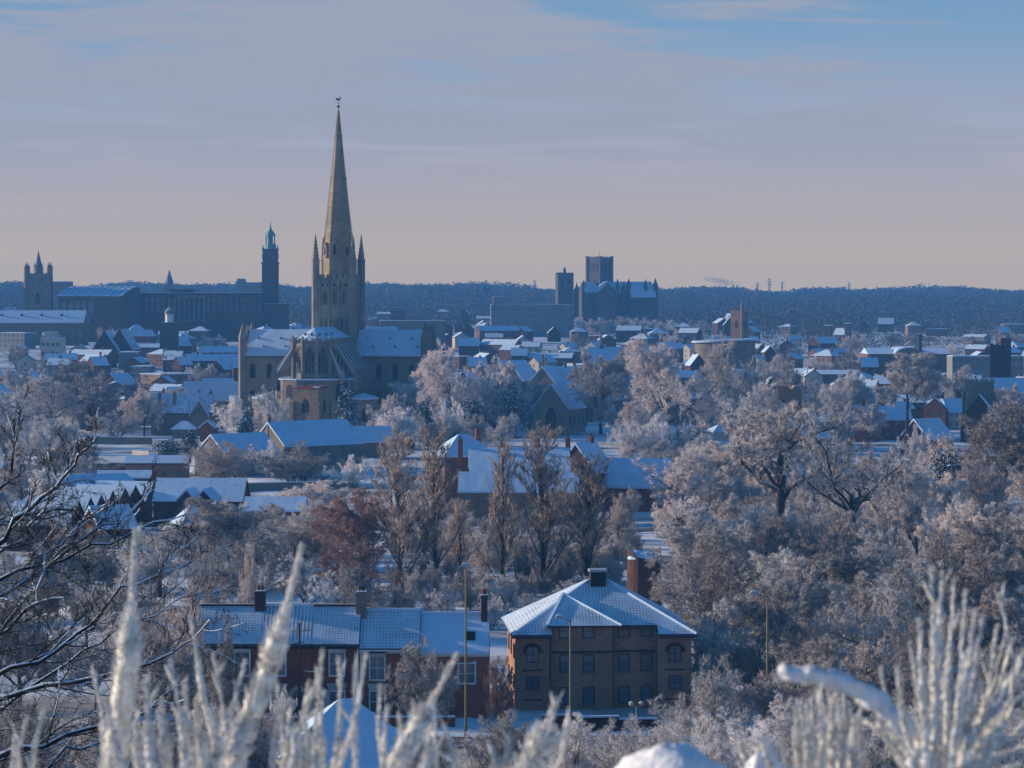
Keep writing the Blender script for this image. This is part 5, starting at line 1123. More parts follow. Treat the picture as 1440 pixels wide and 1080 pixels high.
treepx('vase', 120, 740, 430, 130, 'frost_grey', 'grey bare tree behind the dark snowy branches, below the stepped row')
treepx('oak', 40, 700, 500, 130, 'frost_grey', 'frosted tree behind the dark snowy branches at the stepped row end')
treepx('oak', 232, 850, 283, 120, 'frost_brown', 'reddish brown twiggy tree hiding the end of the terrace')
treepx('bush', 322, 874, 287, 66, 'frost_brown', 'brown frosted bush tree screening the leftmost terrace house')
treepx('bush', 268, 820, 300, 70, 'frost_pink', 'pale pinkish bush tree at the leftmost terrace gable')
treepx('oak', 600, 898, 280, 100, 'frost_grey', 'grey frosted tree in front of the end terrace house')
treepx('bush', 398, 965, 290, 34, 'frost_white', 'round frosted shrub by the terrace doorway', name='frosted_shrub', cat='shrub')
treepx('bush', 700, 925, 292, 44, 'twig_rust', 'reddish shrub in the gap between terrace and flats', name='frosted_shrub', cat='shrub')
treepx('bush', 745, 560, 900, 40, 'frost_grey', 'grey shrub tree at the chapel flank')
# dark evergreens
evergreen('cedar_tree', 'broad cedar with snow laden level boughs before the cathedral', PX(488, 842), 842, ZP(531, 842)-1, 11, 4, 'cedar', 'cedar', 4200, .75)
evergreen('yew_tree', 'dark dusted yew in front of the frosted clump, nearer the cathedral', PX(600, 815), 815, ZP(558, 815)-1, 7.5, 5)
evergreen('yew_tree', 'dark dusted yew in front of the frosted clump, nearer the chapel', PX(666, 812), 812, ZP(553, 812)-1, 8.5, 6)
evergreen('holly_tree', 'bluish snow dusted holly close beside the chapel', PX(725, 850), 850, ZP(530, 850)-1, 10, 7, 'cedar')
evergreen('clipped_hedge', 'large domed snow dusted hedge in front of the manor lodge', PX(238, 722), 722, ZP(616, 722)-.6, 8, 8, leaf=.4)
evergreen('clipped_hedge', 'smaller domed snow dusted hedge right of the large one', PX(268, 735), 735, ZP(607, 735)-.6, 5.5, 9, leaf=.4)
evergreen('evergreen_shrub', 'dark blue shaded evergreen beside the snow capped garden house', PX(985, 690), 690, ZP(600, 690)-.6, 9, 10)
evergreen('evergreen_shrub', 'dark snowy evergreen below the warm pink thicket', PX(975, 470), 470, ZP(708, 470)-.6, 7, 11)
evergreen('evergreen_shrub', 'bluish frosted evergreen shrub between south transept and flint tower', PX(345, 815), 815, ZP(570, 815)-.6, 5, 12, 'cedar')
evergreen('evergreen_shrub', 'snow plastered evergreen under the deep blue tilted roof', PX(1328, 560), 560, ZP(622, 560)-.6, 7, 13, 'cedar')
evergreen('evergreen_shrub', 'small snow topped cream lit conifer by the riverside road', PX(852, 505), 505, ZP(727, 505)-.6, 2.3, 14, 'cedar')

# ------------------------------------------------------------------ wooded slope on the right, thickets at the bottom
def free(x, y, r, lst, k=.75):
    return all((x-a)**2+(y-b)**2 > (k*(r+c))**2 for a, b, c in lst)
def scatter(rows, kinds, tints, dens, label, group, hr, seed, jit=.3, **kw):
    rg = random.Random(seed)
    for Y0, pa, pb in rows:
        px = pa
        while px < pb:
            Y = Y0*rg.uniform(1-jit*.12, 1+jit*.12); H = rg.uniform(*hr); W = H*rg.uniform(.7, .95)
            x = PX(px, Y)
            if free(x, Y, W/2, TREES, .45) and free(x, Y, W/2, HOUSES, .8):
                tint = rg.choice(tints); kd = rg.choice(kinds)
                tn = {'frost_white': 'white frosted', 'frost_pink': 'pinkish frosted', 'frost_grey': 'grey frosted', 'frost_brown': 'brown frosted', 'twig_rust': 'rusty'}[tint]
                kn = {'oak': 'rounded tree', 'vase': 'fan shaped tree', 'bush': 'bushy thicket', 'weeping': 'drooping tree', 'gnarly': 'crooked tree', 'tall': 'tall tree', 'poplar': 'slim tree'}[kd]
                lb = label.format(tn, kn); tree(kd, x, Y, H, W, tint, lb, lb, **kw)
            px += W*F/Y0*rg.uniform(.62, .95)/dens
KV = ['oak', 'vase', 'oak', 'bush', 'weeping']
scatter([(655, 940, 1080), (640, 1330, 1480)], KV, ['frost_pink', 'frost_grey', 'frost_white'], 1, '{} {} in the strip above the great spreading tree', '', (8, 11), 21)
scatter([(660, 990, 1300), (625, 960, 1300), (598, 950, 1480), (560, 1000, 1330), (520, 940, 1260), (478, 950, 1480)], ['bush', 'bush', 'oak'], ['frost_grey', 'frost_pink', 'frost_brown'], 1.1, '{} {} in the understory round the great spreading tree', '', (5, 8), 39)
scatter([(560, 1210, 1320), (530, 1270, 1480)], KV, ['frost_pink', 'frost_grey', 'frost_brown'], 1, '{} {} in the upper wood below the orange house', '', (8, 12), 22)
scatter([(455, 950, 1480), (432, 990, 1480)], KV, ['frost_grey', 'frost_brown', 'frost_brown', 'frost_pink'], 1, '{} {} in the middle wood below the great spreading tree', '', (9, 12.5), 23)
scatter([(400, 1000, 1480), (372, 990, 1470)], KV, ['frost_grey', 'frost_brown'], 1.05, '{} {} in the lower wood behind the shorter lamp post', '', (9.5, 13), 24)
scatter([(345, 1005, 1480), (318, 1005, 1480)], KV, ['frost_brown', 'frost_grey'], 1.05, '{} {} on the near wood edge right of the flats', '', (9, 12.5), 25)
scatter([(302, 1010, 1480), (284, 1010, 1480), (262, 1000, 1480)], ['oak', 'bush', 'vase'], ['frost_brown', 'frost_grey'], 1.05, '{} {} at the slope foot right of the flats', '', (6, 9), 26)
scatter([(232, 985, 1480), (200, 960, 1480)], ['bush', 'oak'], ['frost_grey', 'frost_brown'], 1.1, '{} {} low on the hill slope right of the flats', '', (4.5, 6.5), 27)
scatter([(168, 930, 1480), (140, 880, 1480)], ['bush'], ['frost_grey', 'frost_white'], 1.1, '{} {} on the hill slope behind the frosted broom fan', '', (3, 4.2), 28)
scatter([(176, 610, 930), (150, 600, 900)], ['bush'], ['frost_white', 'frost_grey'], .8, '{} {} on the hill slope in front of flats and terrace', '', (3.2, 4.6), 29)
scatter([(255, -40, 250), (225, -40, 320), (190, -40, 420), (160, -40, 430)], ['bush', 'oak'], ['frost_grey', 'frost_brown'], 1, '{} {} on the hill slope below the dark snowy branches', '', (4, 6), 30)
scatter([(400, -40, 330), (350, -40, 260), (310, -40, 250)], KV, ['frost_grey', 'frost_grey', 'frost_brown'], 1, '{} {} in the shaded wood left of the terrace', '', (8, 11), 31)
scatter([(560, -40, 80), (480, 280, 470), (395, 430, 540)], KV, ['frost_grey', 'frost_white', 'frost_pink'], 1, '{} {} among the roofs left of the poplars', '', (7, 9.5), 32)
scatter([(545, 600, 700), (520, 600, 880), (498, 560, 900), (466, 560, 880), (430, 560, 870), (414, 560, 860), (480, 590, 900), (448, 590, 900), (398, 560, 700), (385, 690, 845)], ['bush'], ['frost_grey', 'frost_brown'], 1, '{} {} at the feet of the poplars', '', (3, 4.8), 33)
scatter([(620, -40, 105), (655, 100, 200), (700, -30, 130), (590, -40, 70)], KV, ['frost_brown', 'frost_grey', 'frost_grey'], 1, '{} {} behind the dark snowy branches by the stepped row', '', (7, 10), 37)
scatter([(2040, 770, 930), (1960, 760, 1000)], KV, ['frost_grey', 'frost_white'], .8, '{} {} below the far ridge church walls', '', (9, 13), 38)
scatter([(870, 590, 700), (890, 860, 960), (770, 560, 720)], KV, ['frost_white', 'frost_grey'], 1, '{} {} in the clump round the chapel', '', (8, 13), 34)
scatter([(905, 985, 1240), (840, 990, 1060), (830, 1130, 1240)], KV, ['frost_white', 'frost_pink', 'frost_grey'], .9, '{} {} round the round brick tower', '', (9, 13), 35)
scatter([(830, -30, 40), (790, -30, 110), (760, 10, 120)], KV, ['frost_grey', 'frost_white'], .9, '{} {} at the foot of the broad pale pair', '', (6, 9), 36)

# ------------------------------------------------------------------ city roofs
crng = random.Random(12)
CP = []
def cproto(desc, L, W, H, rise, wall_, roof, chims, wins, hip=False):
    r = house('house', 'x', 'house', 0, 0, 0, L, W, H, rise, wall_, roof, chims, wins, hip); HOUSES.pop(); CP.append([r, tree_of(r), desc, max(L, W), False])
cproto('red brick gabled house', 11, 8, 6.4, 2.7, 'brick_city', 'roof', ((3, 0, 1.3),), {'f': (3, 2), 'r': (1, 2)})
cproto('dark gabled house', 14, 9, 7, 2.9, 'brick_dk', 'roof_thin', ((-4, 0, 1.4), (4, 0, 1.4)), {'f': (4, 2), 'l': (2, 2)})
cproto('pale rendered house', 10, 8, 6.4, 2.6, 'cream', 'roof', ((0, 0, 1.3),), {'f': (3, 2), 'l': (1, 2)})
cproto('hipped brick house', 12, 10, 7, 2.6, 'brick_tan', 'roof', ((2, 1, 1.2),), {'f': (4, 2)}, True)
cproto('long brick terrace', 24, 8, 6.4, 2.6, 'brick_city', 'roof', ((-6, 0, 1.3), (0, 0, 1.3), (6, 0, 1.3)), {'f': (7, 2)})
cproto('flat roofed workshop', 17, 13, 6.5, .4, 'brick_tan', 'snow', (), {'f': (5, 2)}, True)
cproto('tall narrow gabled house', 8, 7, 8, 4, 'brick_dk', 'roof', ((1.5, 0, 1.2),), {'f': (2, 3), 'r': (1, 2)})
cproto('low wide shed', 20, 11, 5.6, 1.8, 'stone_dk', 'roof', (), {'f': (5, 1)})
cproto('steep gabled house', 12, 9, 5.6, 4.2, 'brick_dk', 'roof_thin', ((-3, .5, .9),), {'f': (3, 1), 'r': (2, 2)})
cproto('pale flat block', 18, 9, 8.5, .3, 'concrete', 'snow', (), {'f': (6, 3)}, True)
def zone(px):
    for a, z_ in ((150, 'below the library'), (340, 'below the city hall'), (500, 'behind the south transept'), (690, 'beyond the north transept'), (830, 'below the far office block'), (1010, 'below the far ridge church'), (1200, 'round the reddish church tower')):
        if px < a: return z_
    return 'round the barrel roofed works'
NH = 0
MIDW = []
for Y0 in (945, 990, 1035, 1085, 1140, 1195, 1255, 1320, 1390, 1470, 1560, 1660, 1780, 1920, 2100, 2300, 2600):
    px = -30+crng.uniform(0, 20)
    while px < 1470:
        Y = Y0*crng.uniform(.982, 1.018); x = PX(px, Y); p = .72
        if Y0 < 1000 and (330 < px < 625 or 600 < px < 700 or 830 < px < 1010): p = .12
        if px > 1060: p = .68 if Y0 < 1650 else (.22 if Y0 < 2200 else .12)
        elif Y0 > 2000: p = .28
        k = crng.randrange(len(CP)); k = k if not (k in (5, 9) and crng.random() < .5) else crng.randrange(5)
        r, ch, desc, size, used = CP[k]
        if NH < 296 and crng.random() < p and free(x, Y, size/2, HOUSES, .72) and free(x, Y, 4, TREES, .5):
            lb = f"snow roofed {desc} in the {'nearer' if Y0 < 1150 else 'middle' if Y0 < 1600 else 'farther'} rows {zone(px)}"
            rz = crng.choice((4, -6, 86, 60, -35, 40, 95, 12))+crng.uniform(-8, 8); z = float(gz(x, Y)); s_ = crng.uniform(.74, 1.0)
            if used: copy_tree(r, ch, lb, lb, (x, Y, z), rz, (s_, s_, s_*crng.uniform(.9, 1.1)))
            else:
                r.location = (x, Y, z); r.rotation_euler = (0, 0, R(rz)); r['label'] = lb; r['group'] = lb; CP[k][4] = True
            HOUSES.append((x, Y, size/2)); NH += 1
        elif crng.random() < (.6 if px < 1060 else .8) and len(MIDW) < 76:
            MIDW.append((x, Y, px, Y0))
        px += crng.uniform(12, 19)*F/Y0
for x, Y, px, Y0 in MIDW:
    H = crng.uniform(8, 13); W = H*crng.uniform(.8, 1.1)
    if free(x, Y, W/2, HOUSES, .7) and free(x, Y, W/2, TREES, .5):
        t_ = crng.choice(('frost_grey', 'frost_white', 'frost_grey', 'frost_pink'))
        lb = f"{ {'frost_grey': 'grey', 'frost_white': 'white', 'frost_pink': 'pinkish'}[t_] } frosted tree among the {'nearer' if Y0 < 1150 else 'middle' if Y0 < 1600 else 'farther'} roofs {zone(px)}"
        tree(crng.choice(('oak', 'vase', 'bush')), x, Y, H, W, t_, lb, lb)

# ------------------------------------------------------------------ far woods, one mass
def woods(name, bands, seed, m):
    rg = np.random.default_rng(seed); Vs = []
    for Y0, ua, ub, n, h0, h1, per, leaf in bands:
        u = rg.uniform(ua, ub, n); Y = Y0*rg.uniform(.9, 1.1, n); x = u*Y; z = gz(x, Y)
        keep = np.ones(n, bool)
        for (a, b, c) in HOUSES:
            keep &= ((x-a)**2+(Y-b)**2 > (c+4)**2)
            if b > 1500: keep &= ((x-a)**2+(Y-b)**2 > (c+7)**2) & ~((np.abs(x/Y-a/b) < (c+3)/b) & (Y < b) & (Y > b-260))
        x, Y, z = x[keep], Y[keep], z[keep]; n = len(x)
        h = rg.uniform(h0, h1, n)*(1+.38*np.sin(u[keep]*55+Y0)*np.sin(u[keep]*23+Y0*.3)+.2*np.sin(u[keep]*170+Y0)); w_ = h*rg.uniform(.45, .75, n)
        q = norm(rg.normal(size=(n, per, 3)))*rg.uniform(.55, 1, (n, per, 1))**.5
        P = np.stack([x, Y, z+h*.52], -1)[:, None]+q*np.stack([w_, w_, h*.5], -1)[:, None]
        nm = norm(q+rg.normal(0, .7, q.shape)); a = norm(np.cross(nm, rg.normal(size=nm.shape))); b = np.cross(nm, a); s_ = leaf*rg.uniform(.5, 1.4, (n, per, 1))
        Vs.append(np.stack([P-a*s_, P+b*s_*.7, P+a*s_, P-b*s_*.7], 2).reshape(-1, 3))
    V = np.concatenate(Vs); o = build_np(name, V, [np.arange(len(V)).reshape(-1, 4)], m)
    tag(o, 'hazy blue mass of frosted woodland stretching to the horizon', 'woodland', kind='stuff')
FW = mat('far_frosted_wood', (.105, .10, .102), (.08, .077, .078), .04, detail=5)
woods('woodland', [(1130, -.17, .18, 170, 4, 7, 90, .32), (1290, -.17, .18, 230, 4, 8, 90, .36), (1480, -.17, .18, 260, 5, 9, 90, .40), (1700, -.17, .19, 330, 5, 9, 90, .45), (1950, -.16, .19, 560, 6, 11, 100, .5), (2250, -.16, .19, 900, 8, 12, 110, .62), (2650, -.18, .19, 1500, 8, 13, 90, .8), (3100, -.18, .19, 1900, 8, 14, 80, .95),
                   (3600, -.18, .19, 2100, 9, 15, 70, 1.15), (4300, -.18, .19, 2200, 10, 16, 60, 1.4), (5200, -.18, .19, 1600, 10, 17, 50, 1.8), (6500, -.18, .19, 1500, 10, 16, 40, 2.4)], 4, FW)
for k, (px, yt, w_, Y) in enumerate(((515, 401, 6, 3000), (523, 401, 5, 3000), (530, 402, 5, 3000), (537, 401, 5, 3000), (544, 402, 6, 3000))):
    treepx('bush', px, yt, Y, w_, 'frost_brown', 'dark dot-like tree in the row of five on the white skyline', 'row of five trees on the white skyline')
for px, yt, w_, Y, lb in ((674, 396, 16, 3300, 'left lobe of the dark double crowned tree on the skyline'), (686, 399, 16, 3320, 'right lobe of the dark double crowned tree on the skyline')):
    evergreen('skyline_tree', lb, PX(px, Y), Y, ZP(yt, Y)-float(gz(PX(px, Y), Y)), w_*Y/F, int(px), 'ivy', n=500, leaf=2.2)
def pylon(px, yt, Y, lb):
    x = PX(px, Y); z = float(gz(x, Y)); H = ZP(yt, Y)-z; r = thing('pylon', lb, 'pylon', (x, Y, z), 10); m = MB(); b = H*.085
    for k in range(4):
        a, c = (k % 2*2-1), (k//2*2-1); m.bar((a*b, c*b, 0), (a*.5, c*.5, H), .35)
    for i in range(8):
        f0, f1 = i/8, (i+1)/8; w0, w1 = b*(1-f0)+.5*f0, b*(1-f1)+.5*f1
        for sy in (-1, 1): m.bar((-w0, sy*w0, H*f0), (w1, sy*w1, H*f1), .3); m.bar((w0, sy*w0, H*f0), (-w1, sy*w1, H*f1), .3)
    m.build('lattice', M['metal'], r)
    a = MB()
    for f, l in ((.68, .16), (.82, .19), (.95, .13)): a.bar((-H*l, 0, H*f), (H*l, 0, H*f), .6)
    a.build('cross_arm', M['metal'], r)
for a in ((1082, 391, 5200, 'tallest lattice pylon, right of the smoke plume'), (1100, 396, 6000, 'pylon just right of the tallest one'), (1065, 397, 6200, 'pylon just left of the tallest one'), (752, 394, 4600, 'pylon left of the far ridge church'), (1293, 399, 6000, 'pylon alone on the flat skyline far right of the smoke plume'), (1194, 397, 5600, 'pylon midway along the flat skyline')): pylon(*a)
Y = 4500
for px, lb in ((1031, 'slim white flue at the foot of the smoke plume, the left of two'), (1037, 'slim white flue at the foot of the smoke plume, the right of two')):
    x = PX(px, Y); z = float(gz(x, Y)); r = thing('power_flue', lb, 'chimney', (x, Y, z)); H = ZP(401, Y)-z; MB().cyl(0, 0, -1, H-2, 1.3, 1.1, 8).build('stack', M['concrete'], r); MB().cyl(0, 0, H-2, H, 1.3, 1.3, 8).build('rim', M['metal'], r)
# smoke drifting from the flues
K = 15; path = np.array([[PX(1035-45*t**.9, Y), Y, ZP(401-9.5*t**.75, Y)] for t in np.linspace(0, 1, K)])[None]
rad = (1.4+4.2*np.sin(np.pi*np.linspace(0, 1, K)**.75))[None]*(1+.25*np.sin(np.arange(K)*2.1))[None]; rad[0, -1] = .6
V, q = tubes(path, rad, 12)
ms = bpy.data.materials.new('smoke'); ms.use_nodes = True; n_, l_ = ms.node_tree.nodes, ms.node_tree.links
n_.clear(); oo = n_.new('ShaderNodeOutputMaterial'); pv = n_.new('ShaderNodeVolumePrincipled'); l_.new(pv.outputs[0], oo.inputs['Volume']); pv.inputs['Density'].default_value = .05; pv.inputs['Color'].default_value = (.42, .5, .62, 1)
o = build_np('smoke', V, [q, np.array([range(11, -1, -1)]), np.array([range(len(V)-12, len(V))])], ms); tag(o, 'thin blue grey smoke plume drifting from two flues on the horizon', 'smoke', kind='stuff')

# ------------------------------------------------------------------ snowy dark branches on the left
def px3(px, py, d): return np.array([PX(px, d), d, ZP(py, d)])
rg = np.random.default_rng(17)
limbs = [((-150, 1180), (-20, 1020), (90, 930), (180, 880), (268, 836)), ((-140, 1010), (20, 940), (110, 893), (165, 838), (255, 788)), ((-140, 930), (0, 840), (62, 800), (140, 742), (212, 690)),
         ((-130, 850), (0, 760), (60, 705), (105, 655), (140, 615)), ((-120, 800), (-40, 730), (5, 670), (25, 620), (38, 560)), ((-150, 1130), (30, 1052), (130, 1022), (232, 992), (262, 985)),
         ((-120, 880), (30, 800), (95, 790), (190, 745), (272, 722)), ((-140, 1040), (60, 966), (180, 942), (262, 905), (300, 880)), ((-130, 820), (-20, 740), (60, 720), (110, 730), (160, 705)), ((-150, 1230), (0, 1120), (90, 1060), (160, 1040), (230, 1042)),
         ((-130, 980), (-10, 900), (50, 850), (70, 780), (110, 735)), ((-130, 900), (-30, 790), (30, 760), (75, 700), (90, 660))]
K = 13; PL = []
for lb in limbs:
    d0 = rg.uniform(32, 38); c = np.array([px3(a, b, d0+rg.uniform(-.5, .5)) for a, b in lb]); t = np.linspace(0, len(lb)-1, K); i = np.minimum(t.astype(int), len(lb)-2); f = (t-i)[:, None]
    p = c[i]*(1-f)+c[i+1]*f; p[1:] += rg.normal(0, .035, (K-1, 3)); PL.append(p)
PL = np.array(PL); RL = (rg.uniform(.020, .034, (len(PL), 1))*np.linspace(1, .16, K)[None])
tx = PX(-260, 36); tz = float(gz(tx, 36)); 
r = thing('snowy_branched_tree', 'dark bare tree at the left with snow lying along its spreading branches', 'tree', (tx, 36, tz))
off = np.array([tx, 36, tz])
tp = np.zeros((1, 8, 3)); tp[0, :, 2] = np.linspace(-.5, 7.2, 8); tp[0, :, 0] = .12*np.sin(np.arange(8)); trunk = tubes(tp, .24*np.linspace(1, .3, 8)[None], 9)
lead = []
for p in PL:                      # join every limb to the trunk
    a = np.array([tx+.1, 36, max(p[0, 2]-1.0, tz+.8)]); lead.append(np.stack([a, (a+p[0])/2+[0, 0, -.1], p[0]]))
lead = np.array(lead)
V, q = cat_mesh([(trunk[0], trunk[1]), *[(v-off, qq) for v, qq in (tubes(lead, np.stack([RL[:, 0]*1.5, RL[:, 0]*1.2, RL[:, 0]], -1), 7), tubes(PL, RL, 8))]])
build_np('trunk', V, [q], M['bark_dk'], r, smooth=True)
B1 = branch_out(rg, PL, RL, 16, .1, 1, 18, 55, .24, 6, .14, .03, .5, rmin=.005); B2 = branch_out(rg, *B1, 8, .15, 1, 20, 60, .5, 5, .16, .05, .6, rmin=.0042); B3 = branch_out(rg, *B2, 6, .2, 1, 20, 60, .5, 4, .18, .04, .7, rmin=.0032)
V, q = cat_mesh([(v-off, qq) for v, qq in (tubes(*B1, 6), tubes(*B2, 5), tubes(*B3, 4))]); build_np('crown', V, [q], M['bark_dk'], r, smooth=True)
def ridge_snow(P, Rr, w_, h):      # snow lying along the top of the limbs
    Q = P.copy(); Q[..., 2] += Rr*.75+h*.3; rr = np.maximum(Rr*w_, h)*(.65+.6*rg.random(Rr.shape)); return tubes(Q, rr, 6)
V, q = cat_mesh([(v-off, qq) for v, qq in (ridge_snow(PL, RL, .7, .009), ridge_snow(B1[0][::3], B1[1][::3], .7, .006))]); build_np('lying_snow', V, [q], M['snow'], r, smooth=True)

# ------------------------------------------------------------------ frosted broom in front of the camera
def stem_mat():
    m = mat('hoarfrost_on_stem', (.88, .87, .86), (.62, .59, .48), 130, rough=.9, detail=6, bump=.002)
    mr = [n for n in m.node_tree.nodes if n.type == 'MAP_RANGE'][0]; mr.inputs['From Min'].default_value = .42; mr.inputs['From Max'].default_value = .60; return m
M['stem'] = stem_mat()
M['hoar'] = mat('hoarfrost_needle', (.82, .82, .82), (.70, .69, .66), 40, rough=.9)
M['snow_fg'] = mat('loose_snow', (.80, .82, .86), (.70, .73, .79), 18, rough=.85, bump=.02, detail=8)
def broom(label, d, stems, seed, name='frosted_broom', needle=26):
    rg = np.random.default_rng(seed); bx = np.mean([PX(s_[0][-1][0], d) for s_ in stems]); bz = float(gz(bx, d)); r = thing(name, label, 'shrub', (bx, d, bz)); off = np.array([bx, d, bz]); parts, nd = [], []
    for pts, th, tipfrac in stems:
        dd = d*rg.uniform(.93, 1.08); c = [px3(a, b, dd+rg.uniform(-.03, .03)) for a, b in pts]; low = c[-1]
        base = np.array([bx+(low[0]-bx)*.35+rg.normal(0, .03), d+rg.normal(0, .04), bz-.03]); c = np.array(c+[low*.5+base*.5+[0, 0, .05], base])[::-1]
        K = 84; t = np.linspace(0, len(c)-1, K); i = np.minimum(t.astype(int), len(c)-2); f = (t-i)[:, None]; f2 = f*f*(3-2*f)*.5+f*.5
        p = c[i]*(1-f2)+c[i+1]*f2; s_ = np.linspace(0, 1, K); R0 = th*.5*dd/F
        vis = (ZP(1110, dd) < p[:, 2]); prof = np.where(s_ > 1-tipfrac, .30-.16*(s_-1+tipfrac)/tipfrac, 1.0); prof = np.convolve(np.pad(prof, 2, 'edge'), np.ones(5)/5, 'valid')
        rr = R0*(.60 if th > 40 else .44)*prof*(1+.07*rg.normal(size=K)+.05*np.sin(np.arange(K)*.9+rg.random()*6)); rr = np.maximum(np.where(s_ < .45, np.minimum(rr, .006), rr), .0012)
        p[1:-1] += rg.normal(0, .0005, (K-2, 3)); v, q = tubes(p[None], rr[None], 9); v += rg.normal(0, 1, v.shape)*np.repeat(rr, 9)[:, None]*.15; parts.append((v-off, q))
        ns = 2+int(th/7); si = rg.integers(K//2, K-3, ns); sp = []
        for j in si:
            ax_ = norm(p[j+1]-p[j]); sv = norm(np.cross(ax_, rg.normal(size=3))); dv = norm(ax_*rg.uniform(1.2, 2.2)+sv*rg.uniform(.5, 1)+[0, 0, .3]); Ls = rg.uniform(.008, .028); u_ = np.linspace(0, 1, 5)[:, None]
            sp.append(p[j]+dv*Ls*u_+np.array([0, 0, .15])*Ls*u_**2)
        sv_, sq = tubes(np.array(sp), np.array([[.0018, .0019, .0016, .0011, .0004]])*rg.uniform(.6, 1.3, (ns, 1)), 6); parts.append((sv_-off, sq))
        P = p[None, K//2:]; n = int(needle*(1+th/14)*11); tt = rg.random(n)*(P.shape[1]-1.01); ii = tt.astype(int); ff = (tt-ii)[:, None]; pos = P[0, ii]*(1-ff)+P[0, ii+1]*ff; ax = norm(P[0, ii+1]-P[0, ii])
        side = norm(np.cross(ax, rg.normal(size=ax.shape))); rl = (rr[K//2:][ii])[:, None]; dirn = norm(ax*1.1+side*.55+[-.1, 0, .25]); ln = .003+rl*rg.uniform(.4, 1.5, (n, 1)); wv = norm(np.cross(dirn, rg.normal(size=dirn.shape)))*.0007
        b0 = pos+side*rl*.85; vv = np.stack([b0-wv, b0+wv, b0+dirn*ln+wv*.3, b0+dirn*ln-wv*.3], 1).reshape(-1, 3); nd.append((vv-off, np.arange(len(vv)).reshape(-1, 4)))
    V, q = cat_mesh(parts); build_np('stem', V, [q], M['stem'], r, smooth=True); V, q = cat_mesh(nd); build_np('frost_needle', V, [q], M['hoar'], r); return r
rs = random.Random(6)
def S(tx_, ty, bx_, th, tip=.22, bend=None):
    bend = rs.uniform(-9, 9) if bend is None else bend; my = (ty+1100)/2; return ([(tx_, ty), ((tx_*.55+bx_*.45)+bend, my), (bx_, 1100)], th, tip)
broom('tall frosted broom with one thick upright snowy spike, nearest the dark branches', 3.5, [S(191, 748, 158, 50, .17), S(133, 950, 150, 18), S(150, 985, 175, 22), S(60, 1000, 45, 12), S(38, 1010, 30, 9), S(20, 1040, 14, 9), S(205, 960, 215, 26), S(228, 985, 232, 30), S(192, 1000, 200, 30)], 1)
broom('frosted broom with long slanting spike crossing the terrace roofs', 3.7, [S(425, 768, 318, 46, .16), S(268, 868, 318, 20, .14), S(240, 930, 262, 22), S(258, 960, 268, 34), S(276, 985, 290, 40), S(222, 1000, 240, 26), S(300, 920, 330, 22), S(345, 930, 305, 30), S(360, 945, 322, 34), S(384, 930, 400, 12, .3), S(392, 1000, 385, 16), S(330, 960, 340, 26), S(408, 985, 395, 16), S(300, 1010, 296, 30)], 2)
broom('cluster of fine frosted broom tips before the hillside roof', 3.6, [S(454, 915, 440, 10, .3), S(445, 960, 405, 13, .3), S(476, 925, 470, 11, .3), S(515, 922, 470, 14, .3), S(500, 940, 500, 14), S(435, 960, 420, 16), S(455, 975, 456, 22), S(478, 990, 470, 20), S(545, 995, 540, 16), S(562, 1010, 556, 16), S(430, 1010, 432, 22), S(535, 965, 540, 8, .4), S(415, 1030, 412, 22)], 3)
broom('single snow plastered broom spike leaning toward the end terrace house', 3.4, [S(642, 922, 545, 48, .24), S(600, 1030, 590, 26), S(625, 1020, 640, 14), S(610, 990, 615, 8, .4)], 4, needle=18)
broom('short fat frosted broom spike in front of the brown flats', 3.3, [S(783, 985, 735, 52, .2), S(798, 1015, 775, 14, .4), S(715, 1040, 705, 30), S(690, 1050, 690, 20), S(752, 1040, 765, 20)], 5, needle=18)
broom('upright bundle of frosted broom under the arched snowy branch', 3.5, [S(1120+i*7.3, 958+rs.uniform(0, 28)+abs(i-6)*5, 1128+i*6, rs.uniform(13, 24), .15) for i in range(13)]+[S(1122, 985, 1140, 14), S(1215, 965, 1195, 9, .4), S(1098, 1040, 1120, 18), S(1070, 1050, 1090, 14), S(1040, 1042, 1066, 12)], 6)
fan = [S(1326, 806, 1318, 30, .12), S(1310, 800, 1312, 20, .14), S(1342, 818, 1330, 18, .2), S(1292, 872, 1306, 22, .16), S(1280, 905, 1300, 20), S(1262, 938, 1296, 16, .2), S(1238, 940, 1290, 14, .2), S(1222, 968, 1286, 18, .2), S(1358, 832, 1336, 16, .25), S(1372, 862, 1340, 26, .14), S(1382, 868, 1350, 18, .2), S(1405, 838, 1475, 13, .3),
       S(1402, 882, 1352, 24), S(1415, 892, 1358, 22), S(1424, 900, 1362, 28), S(1440, 915, 1368, 26), S(1300, 940, 1310, 30), S(1335, 900, 1325, 40, .15), S(1352, 940, 1335, 36), S(1290, 985, 1302, 34), S(1380, 960, 1350, 34), S(1265, 1000, 1294, 26), S(1318, 960, 1316, 44), S(1245, 1035, 1288, 22), S(1365, 1000, 1345, 40), S(1335, 990, 1330, 46)]
fan += [([(1450, 975+i*24), (1400, 1000+i*22), (1345, 1075+i*8)], rs.uniform(16, 26), .2) for i in range(5)]+[([(1206, 1010), (1250, 1030), (1290, 1085)], 16, .2), ([(1470, 940), (1420, 960), (1350, 1050)], 24, .2)]
broom('big fan of frosted broom stems spreading from one crown', 3.4, fan, 7)
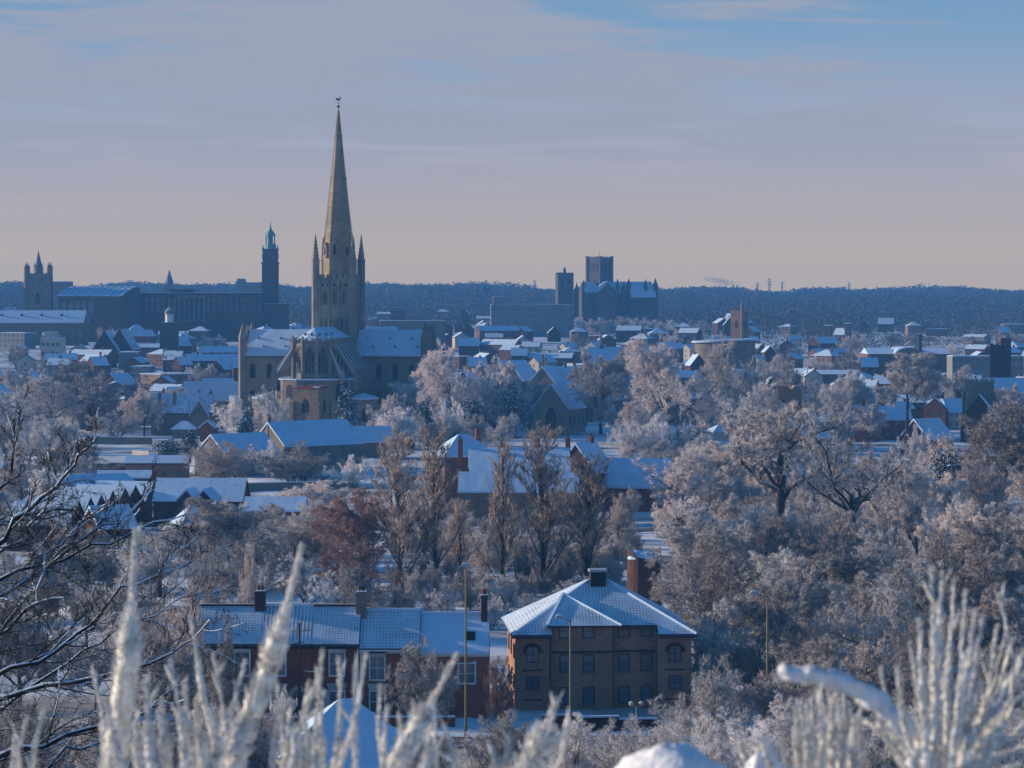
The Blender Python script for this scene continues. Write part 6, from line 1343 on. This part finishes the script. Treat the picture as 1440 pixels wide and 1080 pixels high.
# arched stem carrying a roll of snow
r = broom('bent broom stem arched over under a thick roll of snow', 3.3, [([(1092, 955), (1140, 957), (1190, 972), (1240, 1002), (1280, 1046), (1296, 1110)], 20, .1)], 9, 'arched_broom_stem', 16)
c = np.array([px3(a, b-6, 3.3) for a, b in ((1096, 953), (1140, 953), (1190, 966), (1240, 996), (1282, 1040), (1296, 1085))]); t = np.linspace(0, 5, 34); i = np.minimum(t.astype(int), 4); f = (t-i)[:, None]; p = c[i]*(1-f)+c[i+1]*f
rr = .0105*(.55+.6*np.linspace(0, 1, 34)**.5)*(1+.15*np.sin(np.arange(34)*1.1)); rr[0] = .002; V, q = tubes(p[None], rr[None], 10); V += np.random.default_rng(2).normal(0, .0013, V.shape)+.0035*np.sin(V[:, :1]*310)*np.cos(V[:, 2:]*420)*np.array([0, .5, 1])
build_np('snow_roll', V-np.array(r.location), [q], M['snow_fg'], r, smooth=True)
# heaps of snow lying on low bushes
def heap(label, px, py, d, wpx, seed):
    rg = np.random.default_rng(seed); x = PX(px, d); zt = ZP(py, d); zb = float(gz(x, d))-.05; r = thing('snow_heap', label, 'snow heap', (x, d, zb)); w_ = wpx*d/F/2; n, k = 40, 22
    ph = np.linspace(0, 1, k); th = np.arange(n)*2*math.pi/n; A, B = np.meshgrid(th, ph); wob = 1+.10*np.sin(A*3+B*4+seed)+.07*np.sin(A*5-B*6)+rg.normal(0, .012, A.shape)
    s_ = 1-B; rb = w_*math.sqrt((zt-zb)/.028)*s_**1.6*wob; X = np.cos(A)*rb; Y_ = np.sin(A)*rb*.9; Z = (zt-zb)*(1-s_**3.2)+.006*np.sin(A*2+B*30)*s_*(1-s_)*4; V = np.stack([X, Y_, Z], -1).reshape(-1, 3)
    idx = np.arange(n*k).reshape(k, n); j = np.roll(np.arange(n), -1); q = np.stack([idx[:-1], idx[:-1][:, j], idx[1:][:, j], idx[1:]], -1).reshape(-1, 4); build_np('snow_crust', V, [q], M['snow_fg'], r, smooth=True)
heap('rounded heap of sunlit snow at the bottom edge, between flats and broom bundle', 946, 1046, 3.2, 150, 3)
heap('small lump of snow tucked beside the rounded heap', 1075, 1052, 3.3, 60, 5)

# ------------------------------------------------------------------ cold morning haze
x0, x1, y0, y1, z0, z1 = -5400, 5400, -420, 7600, -6, 101
o = MB().box(x0, x1, y0, y1, z0, z1).build('haze', None); hm = bpy.data.materials.new('haze'); hm.use_nodes = True; n_, l_ = hm.node_tree.nodes, hm.node_tree.links; n_.clear()
oo = n_.new('ShaderNodeOutputMaterial'); pv = n_.new('ShaderNodeVolumePrincipled'); l_.new(pv.outputs[0], oo.inputs['Volume'])
pv.inputs['Density'].default_value = 2.4e-4; pv.inputs['Color'].default_value = (.085, .28, .60, 1); pv.inputs['Anisotropy'].default_value = 0.0
o.data.materials.append(hm); o['kind'] = 'stuff'; o['label'] = 'thin blue morning haze over the whole city'; o['category'] = 'haze'
